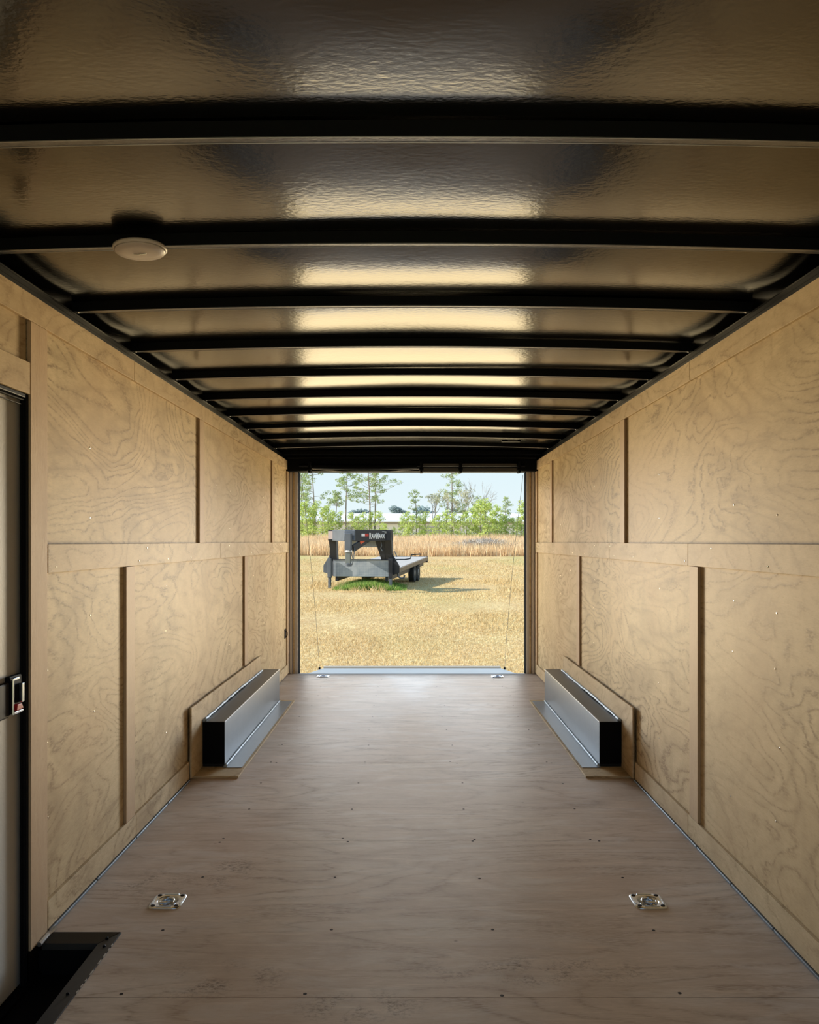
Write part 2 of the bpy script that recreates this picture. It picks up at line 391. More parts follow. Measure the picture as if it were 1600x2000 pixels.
# ---- walls
def dW(px): return 1875.6/abs(px-VX)     # depth of a point seen on a side wall's board face
ZT, ZTB = CZ+0.787, CZ+0.702             # top board
ZM1, ZM0 = CZ-0.008, CZ-0.105            # mid rail
ZB = 0.105                               # top of the bottom board
TH = 0.013
def wall(side):
    s = -1 if side == 'left' else 1
    def X(a, b): return (min(s*a, s*b), max(s*a, s*b))
    ystart = 2.52 if side == 'left' else Y0
    back = MB()
    x0, x1 = X(HW+TH+0.012, HW+TH+0.05)
    back.box(x0, x1, ystart, Y1, -0.06, ZT)
    xo = X(HW+0.10, HW+0.13); skin = MB(); skin.box(xo[0], xo[1], Y0, Y1+0.05, -0.30, CZ+0.95)
    if side == 'left':
        back.box(x0, x1, Y0, 1.2, -0.06, ZT); back.box(x0, x1, 1.2, 2.52, CZ+0.47, ZT)
    wl = struct(obj('wall_'+side, back, M['edge']))
    obj('outer_skin', skin, M['black'], wl)
    def rect(name, y0, y1, z0, z1, xa, xb, mat, bev=0.0012):
        b = MB(); xx = X(xa, xb); b.box(xx[0], xx[1], y0+0.0016, y1-0.0016, z0, z1)
        return obj(name, b, M[mat], wl, bevel=bev)
    # panels
    P0, P1 = HW+TH, HW+TH+0.0115
    up = [ystart, 4.58, 6.93, Y1]; lo = [ystart, 3.41, 5.79, Y1]
    if side == 'right': up = [Y0, 2.2, 4.58, 6.93, Y1]; lo = [Y0, 1.0, 3.41, 5.79, Y1]
    for a, b in zip(up[:-1], up[1:]): rect('plywood_panel', a, b, ZM0+0.05, ZT-0.01, P0, P1, 'ply')
    for a, b in zip(lo[:-1], lo[1:]): rect('plywood_panel', a, b, 0.0, ZM0+0.048, P0, P1, 'ply')
    # long boards
    B0, B1 = HW, HW+TH-0.0002
    top = [3.46, 5.83, 7.1, Y1]
    mid = [5.01, 6.9, Y1] if side == 'left' else [3.48, 4.87, Y1]
    top = ([1.2] if side == 'left' else [Y0, 1.0]) + top
    mid = ([2.637] if side == 'left' else [Y0, 1.0]) + mid
    bot = [2.637, 3.48, 4.31] if side == 'left' else [Y0, 1.0, 3.48, 4.31]
    for a, b in zip(top[:-1], top[1:]): rect('top_board', a, b, ZTB, ZT, B0, B1, 'board')
    for a, b in zip(mid[:-1], mid[1:]): rect('middle_board', a, b, ZM0, ZM1, B0, B1, 'board')
    for a, b in zip(bot[:-1], bot[1:]): rect('bottom_board', a, b, 0.012, ZB, B0, B1, 'board')
    rect('bottom_board', 6.31, Y1, 0.012, ZB, B0, B1, 'board')
    # upright battens
    for y, h in ((4.52, 0), (6.87, 0), (3.36, 1), (5.74, 1)):
        z0, z1 = (ZM1+0.0015, ZTB-0.0015) if h == 0 else (ZB+0.0015, ZM0-0.0015)
        if h == 1 and y > 5: z0 = 0.40
        rect('upright_batten', y, y+0.105, z0, z1, B0, B1, 'post_wood')
    for z0, z1 in ((ZM1+0.0015, ZTB-0.0015), (ZB+0.0015, ZM0-0.0015)):
        rect('upright_batten', 7.70, Y1-0.005, z0, z1, B0, B1, 'post_wood')
    if side == 'left':
        rect('upright_batten', 2.517, 2.635, 0.0, ZTB-0.0015, B0, B1, 'post_wood')
        rect('plywood_panel', Y0, 2.515, CZ+0.47, ZT-0.01, P0, P1, 'ply')
        rect('door_head_board', 1.2, 2.515, CZ+0.467, CZ+0.567, B0, B1, 'board')
        rect('plywood_panel', Y0, 1.195, 0.0, CZ+0.468, P0, P1, 'ply')
    # shiny channel along the foot of the wall
    ch = MB(); yy = 2.637 if side == 'left' else Y0
    rr = random.Random(5 if s < 0 else 8)
    while yy < 4.31:
        L = rr.uniform(0.22, 0.5); e = min(yy+L, 4.31)
        xa, xb = X(HW-0.007, HW+0.002); ch.box(xa, xb, yy+0.003, e, 0.0, 0.010); yy = e+0.004
    obj('floor_channel', ch, M['galv'], wl, bevel=0.002)
    # screw heads that glint on boards and panels
    rs = random.Random(11 if s < 0 else 12)
    pts = []
    for y in (2.63, 3.0, 3.9, 4.9, 5.3, 6.1, 6.5, 7.3):
        for z in (0.35, 0.62, 0.86, 1.05, 1.41, 1.66):
            if rs.random() < 0.62: pts.append((y+rs.uniform(-.02, .02)+0.03, z+rs.uniform(-.03, .03), P0))
    for y in np.arange(2.7, 7.7, 0.41):
        if rs.random() < 0.8: pts.append((float(y), ZM0+0.02, B0))
        if rs.random() < 0.5: pts.append((float(y)+.1, ZM1-0.02, B0))
    for (y, z, xf) in pts:
        q = MB(); q.lathe([(0.0034, 0.0), (0.0034, 0.0008), (0.002, 0.0012)], (0, y, z), axis='x', n=8)
        q.v = [(s*(xf-vx), vy, vz) for vx, vy, vz in q.v]
        obj('screw', q, M['zinc'], wl)
    # black steel top rail
    rl = MB(); xa, xb = X(HW+0.027, HW+0.10); rl.box(xa, xb, Y0, Y1, ZT-0.02, CZ+0.835)
    xa, xb = X(HW+0.006, HW+0.03); rl.box(xa, xb, Y0, Y1, ZT+0.001, ZT+0.018)
    t = obj('trim_'+side, rl, M['black'], None, bevel=0.003); struct(t)
    lp = MB(); xa, xb = X(HW+0.030, HW+0.040); lp.box(xa, xb, Y0, Y1, CZ+0.8355, CZ+0.8415)
    obj('rail_lip', lp, M['rib'], t)
    return wl
wallL = wall('left'); wallR = wall('right')

# ---- ceiling
def bow(x): return 0.023*(1-(x/1.25)**2)
ribs = [1.70+0.608*k for k in range(-3, 10)]
cb = MB(); nx = 48; NY = 260
yy = np.linspace(Y0, Y1, NY); xx = np.linspace(-1.30, 1.30, nx+1)
rr = random.Random(2)
lift = {k: rr.uniform(-0.004, 0.006) for k in range(40)}
for y in yy:
    for x in xx:
        ph = (y-ribs[0])/0.608; kk = int(math.floor(ph)); t = ph-kk
        sag = 0.018*math.sin(math.pi*t)                      # sheet sags between the bows
        hump = (0.007 if kk % 2 else -0.002)*math.exp(-(x/0.35)**2)*math.sin(math.pi*min(1, max(0, t)))**0.5
        skew = 0.0035*math.sin(2*math.pi*t+kk*1.3)*math.sin(1.1*x+kk)
        cb.v.append((x, y, CZ+0.884+bow(x)-sag+hump+skew))
for j in range(NY-1):
    for i in range(nx):
        a = j*(nx+1)+i; cb.f.append((a, a+1, a+nx+2, a+nx+1))
ceil = struct(obj('ceiling', cb, M['ceil'], smooth=True, recalc=False))
rf = MB(); rf.box(-1.32, 1.32, Y0, Y1+0.05, CZ+0.93, CZ+0.95); obj('roof_skin', rf, M['black'], ceil)
for y in ribs:
    rb = MB(); n = 24
    for i in range(n+1):
        x = -1.25+2.5*i/n
        z = CZ+0.847+bow(x)
        for (dy, dz) in ((0, 0), (0.028, 0), (0.028, 0.034), (0, 0.034)): rb.v.append((x, y+dy, z+dz))
    for i in range(n):
        for k_ in range(4):
            q = (k_+1) % 4; rb.f.append((i*4+k_, i*4+q, (i+1)*4+q, (i+1)*4+k_))
    rb.f += [(0,1,2,3), (n*4+3, n*4+2, n*4+1, n*4)]
    ro = obj('roof_bow', rb, M['rib'], ceil)
    us = MB()
    for i in range(n+1):
        x = -1.243+2.486*i/n; z = CZ+0.8468+bow(x)
        us.v += [(x, y+.001, z), (x, y+.027, z), (x, y+.027, z-.0012), (x, y+.001, z-.0012)]
    for i in range(n):
        for k_ in range(4):
            q = (k_+1) % 4; us.f.append((i*4+k_, i*4+q, (i+1)*4+q, (i+1)*4+k_))
    obj('underside_sheen', us, M['under'], ro)  # strip added so the underside of the bow shows as a bright line
    # thin bent lips on the underside
    lb = MB()
    for off in (0.003, 0.026):
        lb.tube([(-1.24+2.48*i/n, y+off, CZ+0.8455+bow(-1.24+2.48*i/n)) for i in range(n+1)], 0.0012, 5)
    obj('folded_lip', lb, M['lip'], ro)
    for s in (-1, 1):
        q = MB(); q.lathe([(0.005, 0), (0.005, -0.002), (0.002, -0.004)], (s*1.232, y+0.014, CZ+0.847), n=8)
        obj('rivet', q, M['zinc'], ro)

# ---- rear door frame
D2 = MB(); D2.box(-1.30, 1.30, 7.70, 7.90, CZ+0.685, CZ+0.90)
door2 = struct(obj('door_2', D2, M['black'], bevel=0.004))
hb = MB(); hb.box(-1.24, 1.24, 7.58, 7.70, CZ+0.832, CZ+0.875); obj('header_beam', hb, M['black'], door2, bevel=0.006)
hb = MB(); hb.tube([(-1.2, 7.66, CZ+0.812), (1.2, 7.66, CZ+0.812)], 0.012, 12); obj('header_rod', hb, M['rib'], door2)
for s in (-1, 1):
    b = MB(); xs = sorted((s*1.128, s*1.30)); b.box(xs[0], xs[1], 7.822, 7.93, -0.06, CZ+0.69)
    pj = obj('door_post', b, M['post'], door2, bevel=0.004)
    b = MB(); xs = sorted((s*1.155, s*1.172)); b.box(xs[0], xs[1], 7.806, 7.8218, 0.002, CZ+0.684); obj('post_flange', b, M['board'], door2, bevel=0.002)
    b = MB(); xs = sorted((s*1.180, s*1.205)); b.box(xs[0], xs[1], 7.800, 7.8218, 0.002, CZ+0.684); obj('post_flange', b, M['post'], door2, bevel=0.002)
    b = MB(); xs = sorted((s*1.120, s*1.1278)); b.box(xs[0], xs[1], 7.83, 7.94, -0.04, CZ+0.684); obj('weather_seal', b, M['blackbox'], door2)
b = MB(); b.box(-1.12, 1.12, 7.824, 7.86, -0.06, -0.004); obj('sill', b, M['sill'], door2, bevel=0.003)
b = MB(); b.box(-1.10, 1.10, 7.862, 7.885, -0.06, -0.010); obj('sill_seal', b, M['blackbox'], door2)
# lowered ramp door
rmp = thing('ramp_door', 'grey rear ramp door lowered to the grass beyond the floor', 'ramp', (0, 7.89, -0.03))
def ramp_pt(x, y, off=0): return (x, y, -0.032-(y-7.89)*0.116+off)
b = MB()
b.hexa([ramp_pt(-1.10, 7.89, -.05), ramp_pt(1.10, 7.89, -.05), ramp_pt(1.08, 9.65, -.05), ramp_pt(-1.08, 9.65, -.05),
        ramp_pt(-1.10, 7.89), ramp_pt(1.10, 7.89), ramp_pt(1.08, 9.65), ramp_pt(-1.08, 9.65)])
obj('ramp_deck', b, M['sill'], rmp, bevel=0.004)
b = MB(); b.bar(ramp_pt(-1.07, 9.60, 0.012), ramp_pt(1.07, 9.60, 0.012), 0.07, 0.024)
obj('ramp_edge_rail', b, simple('tan_rail', (0.45, 0.40, 0.32), 0.5, 0.2), rmp, bevel=0.004)
b = MB(); z0 = ramp_pt(0, 9.65)[2]
b.hexa([(-1.06, 9.652, z0-.04), (1.06, 9.652, z0-.04), (1.04, 10.05, GZ+.005), (-1.04, 10.05, GZ+.005),
        (-1.06, 9.652, z0-.005), (1.06, 9.652, z0-.005), (1.04, 10.05, GZ+.03), (-1.04, 10.05, GZ+.03)])
obj('ramp_flap', b, M['sill'], rmp, bevel=0.003)
b = MB()
for i in range(5): b.box(-1.0+i*0.45, -0.85+i*0.45, 7.875, 7.90, -0.05, -0.026)
obj('hinge', b, M['black'], rmp)
for s in (-1, 1):
    a_ = Vector((s*1.112, 7.95, CZ+0.67)); e_ = Vector(ramp_pt(s*1.075, 9.22, 0.02))
    pts = [a_.lerp(e_, t)+Vector((-s*0.02*math.sin(math.pi*t), 0, -0.05*math.sin(math.pi*t))) for t in np.linspace(0, 1, 14)]
    cb_ = MB(); cb_.tube(pts, 0.0022, 6)
    c_ = obj('ramp_cable', cb_, M['cable'])
    tag(c_, 'thin steel cable from the doorway top to the ramp, on the %s' % ('left' if s < 0 else 'right'), 'cable', 'ramp door cables')
    q = MB(); q.box(e_.x-.01, e_.x+.01, e_.y-.02, e_.y+.02, e_.z-.016, e_.z+.006); obj('cable_anchor', q, M['black'], c_, bevel=0.003)
# torsion spring under the header
sp_ = thing('spring_assembly', 'black ramp spring shaft with two grey sleeves below the rear header', 'door spring', (0, 7.66, CZ+0.72))
b = MB(); b.tube([(-1.09, 7.665, CZ+0.735), (1.09, 7.665, CZ+0.735)], 0.014, 12); obj('shaft', b, M['black'], sp_)
def zx(p): return (p-VX)*7.63/F
for (a_, b_) in ((826, 897), (902, 1010)):
    q = MB(); q.box(zx(a_), zx(b_), 7.615, 7.645, CZ-(911-VY)*7.63/F, CZ-(905.5-VY)*7.63/F); obj('spring_sleeve', q, M['grey_bar'], sp_, bevel=0.004)
    q = MB(); q.box(zx(a_), zx(b_), 7.60, 7.645, CZ-(922-VY)*7.63/F, CZ-(914-VY)*7.63/F); obj('spring_sleeve', q, M['grey_bar'], sp_, bevel=0.006)
for px in (605, 823, 899.5, 1014):
    q = MB(); q.box(zx(px)-.012, zx(px)+.012, 7.59, 7.699, CZ+0.66, CZ+0.765); q.tube([(zx(px)-.02, 7.60, CZ+0.695), (zx(px)+.02, 7.60, CZ+0.695)], 0.016, 10)
    obj('bracket', q, M['black'], sp_, bevel=0.003)
q = MB(); q.tube([(zx(610+210*t), 7.62, CZ+0.700-0.032*math.sin(math.pi*t)) for t in np.linspace(0, 1, 16)], 0.004, 6)
obj('lift_cable', q, M['lip'], sp_)
q = MB(); q.tube([(zx(610+205*t), 7.66, CZ+0.728-0.012*math.sin(math.pi*t)) for t in np.linspace(0, 1, 16)], 0.026, 12)
obj('torsion_coil', q, M['black'], sp_)

# ---- side door on the left
XD = 1.235
db = MB(); db.box(-XD-0.035, -XD, 1.25, 2.503, -0.095, CZ+0.452)
door1 = struct(obj('door_1', db, M['door'], bevel=0.006))
b = MB()
b.box(-XD-0.02, -1.2155, 2.4975, 2.5165, -0.10, CZ+0.466)
b.box(-XD-0.02, -1.2155, 1.2, 2.4975, CZ+0.452, CZ+0.466)
obj('door_frame', b, M['black'], door1, bevel=0.003)
b = MB(); b.box(-XD-0.04, -1.2155, 2.504, 2.60, -0.16, -0.002); b.box(-XD-0.04, -1.2275, 1.2, 2.503, -0.16, -0.098); obj('threshold', b, M['blackbox'], door1)
b = MB(); b.tube([(-1.222, 2.489, -0.09), (-1.222, 2.489, CZ+0.445), (-1.222, 1.25, CZ+0.445)], 0.006, 8); obj('door_gasket', b, M['blackbox'], door1)
b = MB(); b.tube([(-1.222, 2.477, -0.085), (-1.222, 2.477, CZ+0.43), (-1.222, 1.25, CZ+0.43)], 0.003, 8); obj('gasket_bead', b, M['black'], door1)
# latch
lt = MB(); lt.box(-XD+0.0005, -XD+0.018, 2.20, 2.400, CZ-0.533, CZ-0.425); L0 = obj('latch_cover', lt, simple('dark_brown_plastic', (0.015, 0.012, 0.009), 0.6, 0, 0.05), door1, bevel=0.006)
hp = MB(); hp.box(-XD+0.0005, -XD+0.016, 2.402, 2.486, CZ-0.528, CZ-0.41); HP = obj('door_handle', hp, M['blackbox'], door1, bevel=0.005)
ring = MB()
za, zb = CZ-0.527, CZ-0.416
ring.box(-XD+0.0162, -XD+0.026, 2.405, 2.413, za, zb)
ring.box(-XD+0.0162, -XD+0.026, 2.413, 2.470, za, za+0.008)
ring.box(-XD+0.0162, -XD+0.024, 2.413, 2.450, zb-0.008, zb)
obj('handle_rim', ring, M['chrome'], HP, bevel=0.002)
pd = MB(); pd.box(-XD+0.0162, -XD+0.028, 2.458, 2.472, za+0.030, zb-0.022); obj('paddle', pd, M['chrome'], HP, bevel=0.002)
rd = MB(); rd.hexa([(-XD+0.017, 2.418, za+0.010), (-XD+0.030, 2.418, za+0.010), (-XD+0.030, 2.462, za+0.012), (-XD+0.017, 2.462, za+0.012),
                    (-XD+0.017, 2.424, za+0.030), (-XD+0.030, 2.424, za+0.030), (-XD+0.030, 2.452, za+0.028), (-XD+0.017, 2.452, za+0.028)])
obj('lock_lever', rd, M['red'], HP, bevel=0.002)
# ---- step well: black angle round the cut-out and the sunken step
st = thing('door_step_well', 'black steel step well sunk into the floor at the side door', 'step', (-1.1, 1.9, -0.10))
b = MB()
IX, IY = -1.022, 2.583
def stepprof(y): return None
b.hexa([(CX, 1.2, -0.02), (IX, 1.2, -0.03), (IX, IY, -0.03), (CX, CY, -0.02), (CX, 1.2, 0.004), (IX, 1.2, -0.008), (IX, IY, -0.008), (CX, CY, 0.004)])
obj('side_angle', b, M['angle'], st, bevel=0.0015)
b = MB()
b.hexa([(-1.205, IY, -0.03), (IX-0.001, IY, -0.03), (CX-0.003, CY, -0.02), (-1.205, CY, -0.02), (-1.205, IY, -0.008), (IX-0.001, IY, -0.008), (CX-0.003, CY, 0.004), (-1.205, CY, 0.004)])
obj('end_angle', b, M['angle'], st, bevel=0.0015)
b = MB(); b.box(-1.23, IX, 1.2, IY, -0.16, -0.11); b.box(IX, IX+0.015, 1.2, IY, -0.16, -0.03); b.box(-1.23, IX+0.015, IY, IY+0.015, -0.16, -0.031)
b.box(-1.225, -1.205, 1.2, IY, -0.11, -0.098)
obj('step_pan', b, M['blackbox'], st)
rr = random.Random(4); y = 2.28
while y < 2.58:
    L = rr.uniform(.01, .03); b = MB(); b.box(CX-0.001, CX+0.0015, y, y+L, 0.001, 0.0048); y += L+rr.uniform(.01, .04)
    o_ = obj('worn_spot', b, M['lip'], st); o_['label'] = 'bare metal spot'
for (x, y) in ((-0.99, 2.55), (-1.0, 2.60), (-0.99, 2.28), (-0.99, 1.95)):
    q = MB(); q.lathe([(0.005, 0), (0.005, 0.004), (0.003, 0.006)], (x, y, -0.002), n=10); obj('bolt', q, M['black'], st)
q = MB(); q.tube([(-1.203, 2.56, 0.0), (-1.203, 2.62, 0.003), (-1.196, 2.66, 0.006)], 0.008, 8); obj('hinge_stub', q, M['lip'], st)

# ================================================================== WHEEL BOXES
def wheel_box(s):
    side = 'left' if s < 0 else 'right'
    t = thing('wheel_well_box', 'long grey galvanised wheel box with black end, along the %s wall' % side, 'wheel box', (s*1.14, 5.45, 0), 0, 'wheel boxes along the walls')
    def bx(x0, x1, *a):
        q = MB(); xs = sorted((s*x0, s*x1)); q.box(xs[0], xs[1], *a); return q
    YN, YF = 4.54, 6.42
    obj('plywood_pad', bx(0.955, 1.2075, 4.36, 6.46, 0.0005, 0.012), M['board'], t, bevel=0.001)
    obj('wall_backing', bx(1.1985, 1.2095, 4.315, 6.30, 0.0125, 0.396), M['board'], t, bevel=0.001)
    obj('box_shell', bx(1.073, 1.198, YN, YF, 0.0135, 0.27), M['shell'], t, bevel=0.003)
    obj('end_cover', bx(1.0715, 1.1975, YN-0.005, YN-0.0002, 0.030, 0.268), M['blackbox'], t, bevel=0.0015)
    obj('floor_flange', bx(0.970, 1.0725, YN-0.02, YF-0.02, 0.0122, 0.0145), M['galv'], t)
    # wavy caulk beads along the wall and the floor joints
    rr = random.Random(21 if s < 0 else 22)
    q = MB(); n = 36; pts = []; rad = []
    for i in range(n+1):
        y = YN+(YF-YN-0.1)*i/n
        pts.append((s*1.194, y, 0.276+rr.uniform(-.002, .003)+0.006*math.exp(-((i/n-.45)/.18)**2))); rad.append(0.008+rr.uniform(-.002, .002))
    q.tube(pts, rad, 8); obj('wall_caulk', q, M['caulk'], t, smooth=True)
    q = MB(); pts = []; rad = []
    for i in range(n+1):
        y = YN-0.02+(YF-YN)*i/n; pts.append((s*1.069, y, 0.0165+rr.uniform(-.001, .001))); rad.append(0.0065+rr.uniform(-.0015, .0015))
    q.tube(pts, rad, 8); obj('floor_caulk', q, M['caulk'], t, smooth=True)
    obj('folded_corner', bx(1.0705, 1.0735, YN, YF, 0.2665, 0.2715), M['lip'], t)
wheel_box(-1); wheel_box(1)

# ================================================================== TIE DOWN RINGS
def dring(loc, label):
    t = thing('tie_down_ring', label, 'tie-down', loc, 0, 'recessed tie-down rings in the floor')
    x, y = loc[0], loc[1]
    # plate with round recess: ring of quads from rounded square to circle and bowl
    pm = MB(); N = 48; a = 0.058; rc = 0.018
    def sq(th, a, rc):
        c, s_ = math.cos(th), math.sin(th)
        # rounded square by superellipse
        p = 6.0; r_ = a/((abs(c)**p+abs(s_)**p)**(1/p)); return (r_*c, r_*s_)
    rings = []
    for (kind, r_, z) in (('s', 0.0585, 0.0004), ('s', 0.0575, 0.0035), ('s', 0.054, 0.0045), ('c', 0.039, 0.0045), ('c', 0.036, 0.003), ('c', 0.033, -0.014), ('c', 0.024, -0.024)):
        ring = []
        for k_ in range(N):
            th = 2*math.pi*k_/N
            if kind == 's': px, py = sq(th, r_, rc)
            else: px, py = r_*math.cos(th), r_*math.sin(th)
            ring.append(len(pm.v)); pm.v.append((x+px, y+py, z))
        rings.append(ring)
    for A, B in zip(rings[:-1], rings[1:]):
        for k_ in range(N):
            q = (k_+1) % N; pm.f.append((A[k_], A[q], B[q], B[k_]))
    pm.f.append(tuple(rings[-1]))
    obj('mounting_plate', pm, M['chrome'], t, smooth=True)
    rg = MB(); pts = []
    for k_ in range(13):
        th = math.pi*k_/12; pts.append((x+0.024*math.cos(th), y-0.012+0.030*math.sin(th), 0.006))
    pts.append((x-0.024, y-0.020, 0.006)); pts.append((x+0.024, y-0.020, 0.006)); pts.append(pts[0])
    rg.tube(pts, 0.0042, 8); obj('ring', rg, M['chrome'], t, smooth=True)
    for sx_ in (-1, 1):
        for sy_ in (-1, 1):
            q = MB(); q.lathe([(0.0078, 0), (0.0078, 0.0012), (0.004, 0.0022)], (x+sx_*0.041, y+sy_*0.041, 0.0047), n=14); obj('screw', q, M['screw'], t)
            q = MB()
    for sx_ in (-1, 1):
        q = MB(); q.tube([(x+sx_*0.050, y-0.026, 0.0052), (x+sx_*0.050, y+0.026, 0.0052)], 0.0022, 6)
        obj('pressed_rib', q, M['chrome'], t)
        q = MB(); q.tube([(x-0.026, y+sx_*0.050, 0.0052), (x+0.026, y+sx_*0.050, 0.0052)], 0.0022, 6)
        obj('pressed_rib', q, M['chrome'], t)
# the plywood is drilled where a ring sits: cut the floor visually with a dark cup
dring((-0.882, 2.866, 0), 'square chrome tie-down ring plate in the near floor, on the left')
dring((0.852, 2.866, 0), 'square chrome tie-down ring plate in the near floor, on the right')
dring((-0.86, 7.66, 0), 'small tie-down ring plate by the rear doorway sill, left end')
dring((0.823, 7.64, 0), 'small tie-down ring plate by the rear doorway sill, right end')

# ================================================================== CEILING FITTINGS
t = thing('dome_lamp', 'round white dome lamp, unlit, on the second roof bow at left', 'lamp', (-0.794, 2.32, CZ+0.835))
cx, cy, cz = -0.794, 2.318, CZ+0.845
b = MB(); b.lathe([(0.03, 0.0160), (0.075, 0.0155), (0.077, 0.009), (0.073, 0.005)], (cx, cy, cz), n=48); obj('lamp_housing', b, M['white_plastic'], t, smooth=True)
b = MB(); b.lathe([(0.0725, 0.0045), (0.069, 0.000), (0.045, -0.003), (0.015, -0.0045), (0.003, -0.005)], (cx, cy, cz), n=48)
obj('diffuser', b, simple('frosted_lamp_cover', (0.60, 0.52, 0.47), 0.3), t, smooth=True)
b = MB(); b.tube([(cx-0.018, cy, cz-0.005), (cx-0.002, cy-.001, cz-0.007), (cx+0.018, cy, cz-0.005)], 0.0014, 6); b.lathe([(0.003, 0), (0.002, -0.002)], (cx-0.002, cy, cz-0.0055), n=10)
obj('touch_button', b, M['zinc'], t)
t.rotation_euler = (0, math.radians(-3), 0)
t = thing('ceiling_bracket', 'small flat black fitting hanging under a roof bow near the doorway', 'ceiling fitting', (0.82, 6.57, CZ+0.83))
b = MB(); b.box(0.742, 0.896, 6.54, 6.60, CZ+0.826, CZ+0.843); obj('housing', b, M['black'], t, bevel=0.004)
b = MB(); b.box(0.79, 0.87, 6.536, 6.5395, CZ+0.830, CZ+0.838); obj('lens', b, M['grey_bar'], t)
t = thing('wall_catch', 'small black metal catch on the left wall beside the doorway', 'catch', (-1.215, 7.68, 0.42))
b = MB(); b.box(-1.2225, -1.216, 7.60, 7.66, 0.37, 0.46); obj('catch_plate', b, M['black'], t, bevel=0.002)
b = MB(); b.tube([(-1.216, 7.63, 0.44), (-1.20, 7.63, 0.43), (-1.20, 7.63, 0.40), (-1.212, 7.63, 0.385)], 0.004, 8); obj('hook', b, M['black'], t)

# ================================================================== OUTSIDE
def gh(x, y):
    """height of the field"""
    t = min(1, max(0, (y-46)/50.0)); t = t*t*(3-2*t)
    u = max(0, y-96)
    h = GZ + 1.55*t + 0.0*u
    h += 0.05*math.sin(x*0.21+1)*math.sin(y*0.17) * min(1, max(0, (y-14)/10)) + 0.02*math.sin(x*0.9)*math.sin(y*0.7+2)*min(1, max(0, (y-12)/6))
    return h
k = NT('dry_grass_field'); v = k.objvec(False)
nA = k.noise(k.mapping(v, (1, 0.35, 1)), 0.16, 3, 0.3)
nB = k.noise(k.mapping(v, (1, 0.30, 1)), 1.6, 5, 0.4, 0.7)
nC = k.noise(k.mapping(v, (1, 0.5, 1)), 15, 4, 0.2, 0.75)
c = k.ramp(nC, [(0.33, (0.38, 0.26, 0.12)), (0.5, (0.60, 0.45, 0.22)), (0.68, (0.80, 0.66, 0.38))])
c = k.mix(k.ramp(nB, [(0.42, (0,0,0)), (0.72, (0.6,0.6,0.6))]), c, (0.44, 0.27, 0.13))
c = k.mix(k.ramp(nA, [(0.48, (0,0,0)), (0.62, (0.45,0.45,0.45))]), c, (0.36, 0.38, 0.13))
k.l(c, k.b.inputs['Base Color']); k.b.inputs['Roughness'].default_value = 0.95; k.b.inputs['Specular IOR Level'].default_value = 0.1
k.bump(k.math('ADD', nC, nB), 0.6, 0.03)
M['field'] = k.m
gm = MB()
xs = list(np.linspace(-160, 160, 65)); ysg = [-40, -20, -8, 0, 6] + list(np.linspace(9, 110, 90)) + [130, 160, 200, 260, 340, 450]
for y in ysg:
    for x in xs: gm.v.append((x, y, gh(x, y) if y > 8 else GZ-0.0))
n = len(xs)
for j in range(len(ysg)-1):
    for i in range(n-1): a = j*n+i; gm.f.append((a, a+1, a+n+1, a+n))
gr = obj('ground', gm, M['field'], smooth=True, recalc=False); struct(gr)

def np_obj(name, V, Fc, mat, parent=None):
    me = bpy.data.meshes.new(name)
    V = np.asarray(V, dtype=np.float32); Fc = np.asarray(Fc, dtype=np.int32)
    if parent is not None:
        inv = np.array(wm(parent).inverted()); V = V @ inv[:3, :3].T + inv[:3, 3]
    me.vertices.add(len(V)); me.vertices.foreach_set('co', V.astype(np.float32).ravel())
    m_ = Fc.shape[1]
    me.loops.add(Fc.size); me.loops.foreach_set('vertex_index', Fc.ravel())
    me.polygons.add(len(Fc)); me.polygons.foreach_set('loop_start', np.arange(0, Fc.size, m_, dtype=np.int32))
    me.polygons.foreach_set('loop_total', np.full(len(Fc), m_, dtype=np.int32))
    me.update(calc_edges=True); me.validate()
    me.materials.append(mat)
    o = bpy.data.objects.new(name, me); COL.objects.link(o)
    if parent is not None: o.parent = parent
    return o
def leafmat(name, cols, trans=0.35, scale=3.0, rough=0.8):
    k = NT(name); v = k.objvec(False)
    wn = k.t.nodes.new('ShaderNodeTexWhiteNoise'); g_ = k.t.nodes.new('ShaderNodeNewGeometry')
    k.l(g_.outputs['Random Per Island'], wn.inputs['Vector'] if False else wn.inputs[0])
    f = k.math('ADD', k.math('MULTIPLY', g_.outputs['Random Per Island'], 0.6), k.math('MULTIPLY', k.noise(v, scale, 2), 0.5))
    st_ = [(i/(len(cols)-1)*0.8+0.1, c_) for i, c_ in enumerate(cols)]
    cc = k.ramp(f, st_)
    k.l(cc, k.b.inputs['Base Color']); k.b.inputs['Roughness'].default_value = rough
    k.b.inputs['Specular IOR Level'].default_value = 0.15
    tr = k.t.nodes.new('ShaderNodeBsdfTranslucent'); k.l(cc, tr.inputs[0])
    mx = k.t.nodes.new('ShaderNodeMixShader'); mx.inputs[0].default_value = trans
    out = [n_ for n_ in k.t.nodes if n_.type == 'OUTPUT_MATERIAL'][0]
    k.l(k.b.outputs[0], mx.inputs[1]); k.l(tr.outputs[0], mx.inputs[2]); k.l(mx.outputs[0], out.inputs[0])
    return k.m
M['pine'] = leafmat('pine_needles', [(0.20,0.28,0.14), (0.38,0.48,0.22), (0.58,0.66,0.32)])  # needle colours lightened with some haze
M['sapling'] = leafmat('bright_young_leaves', [(0.32,0.42,0.12), (0.56,0.68,0.20), (0.80,0.88,0.36)])
M['pale'] = leafmat('pale_autumn_leaves', [(0.42,0.42,0.30), (0.58,0.58,0.38), (0.72,0.70,0.46)])
M['far'] = leafmat('hazed_evergreens', [(0.22,0.31,0.33), (0.30,0.40,0.42), (0.36,0.46,0.44)])  # bluish air haze mixed into the leaf colours
M['bark'] = simple('pine_bark', (0.36, 0.30, 0.25), 0.9, var=0.5, varscale=8)
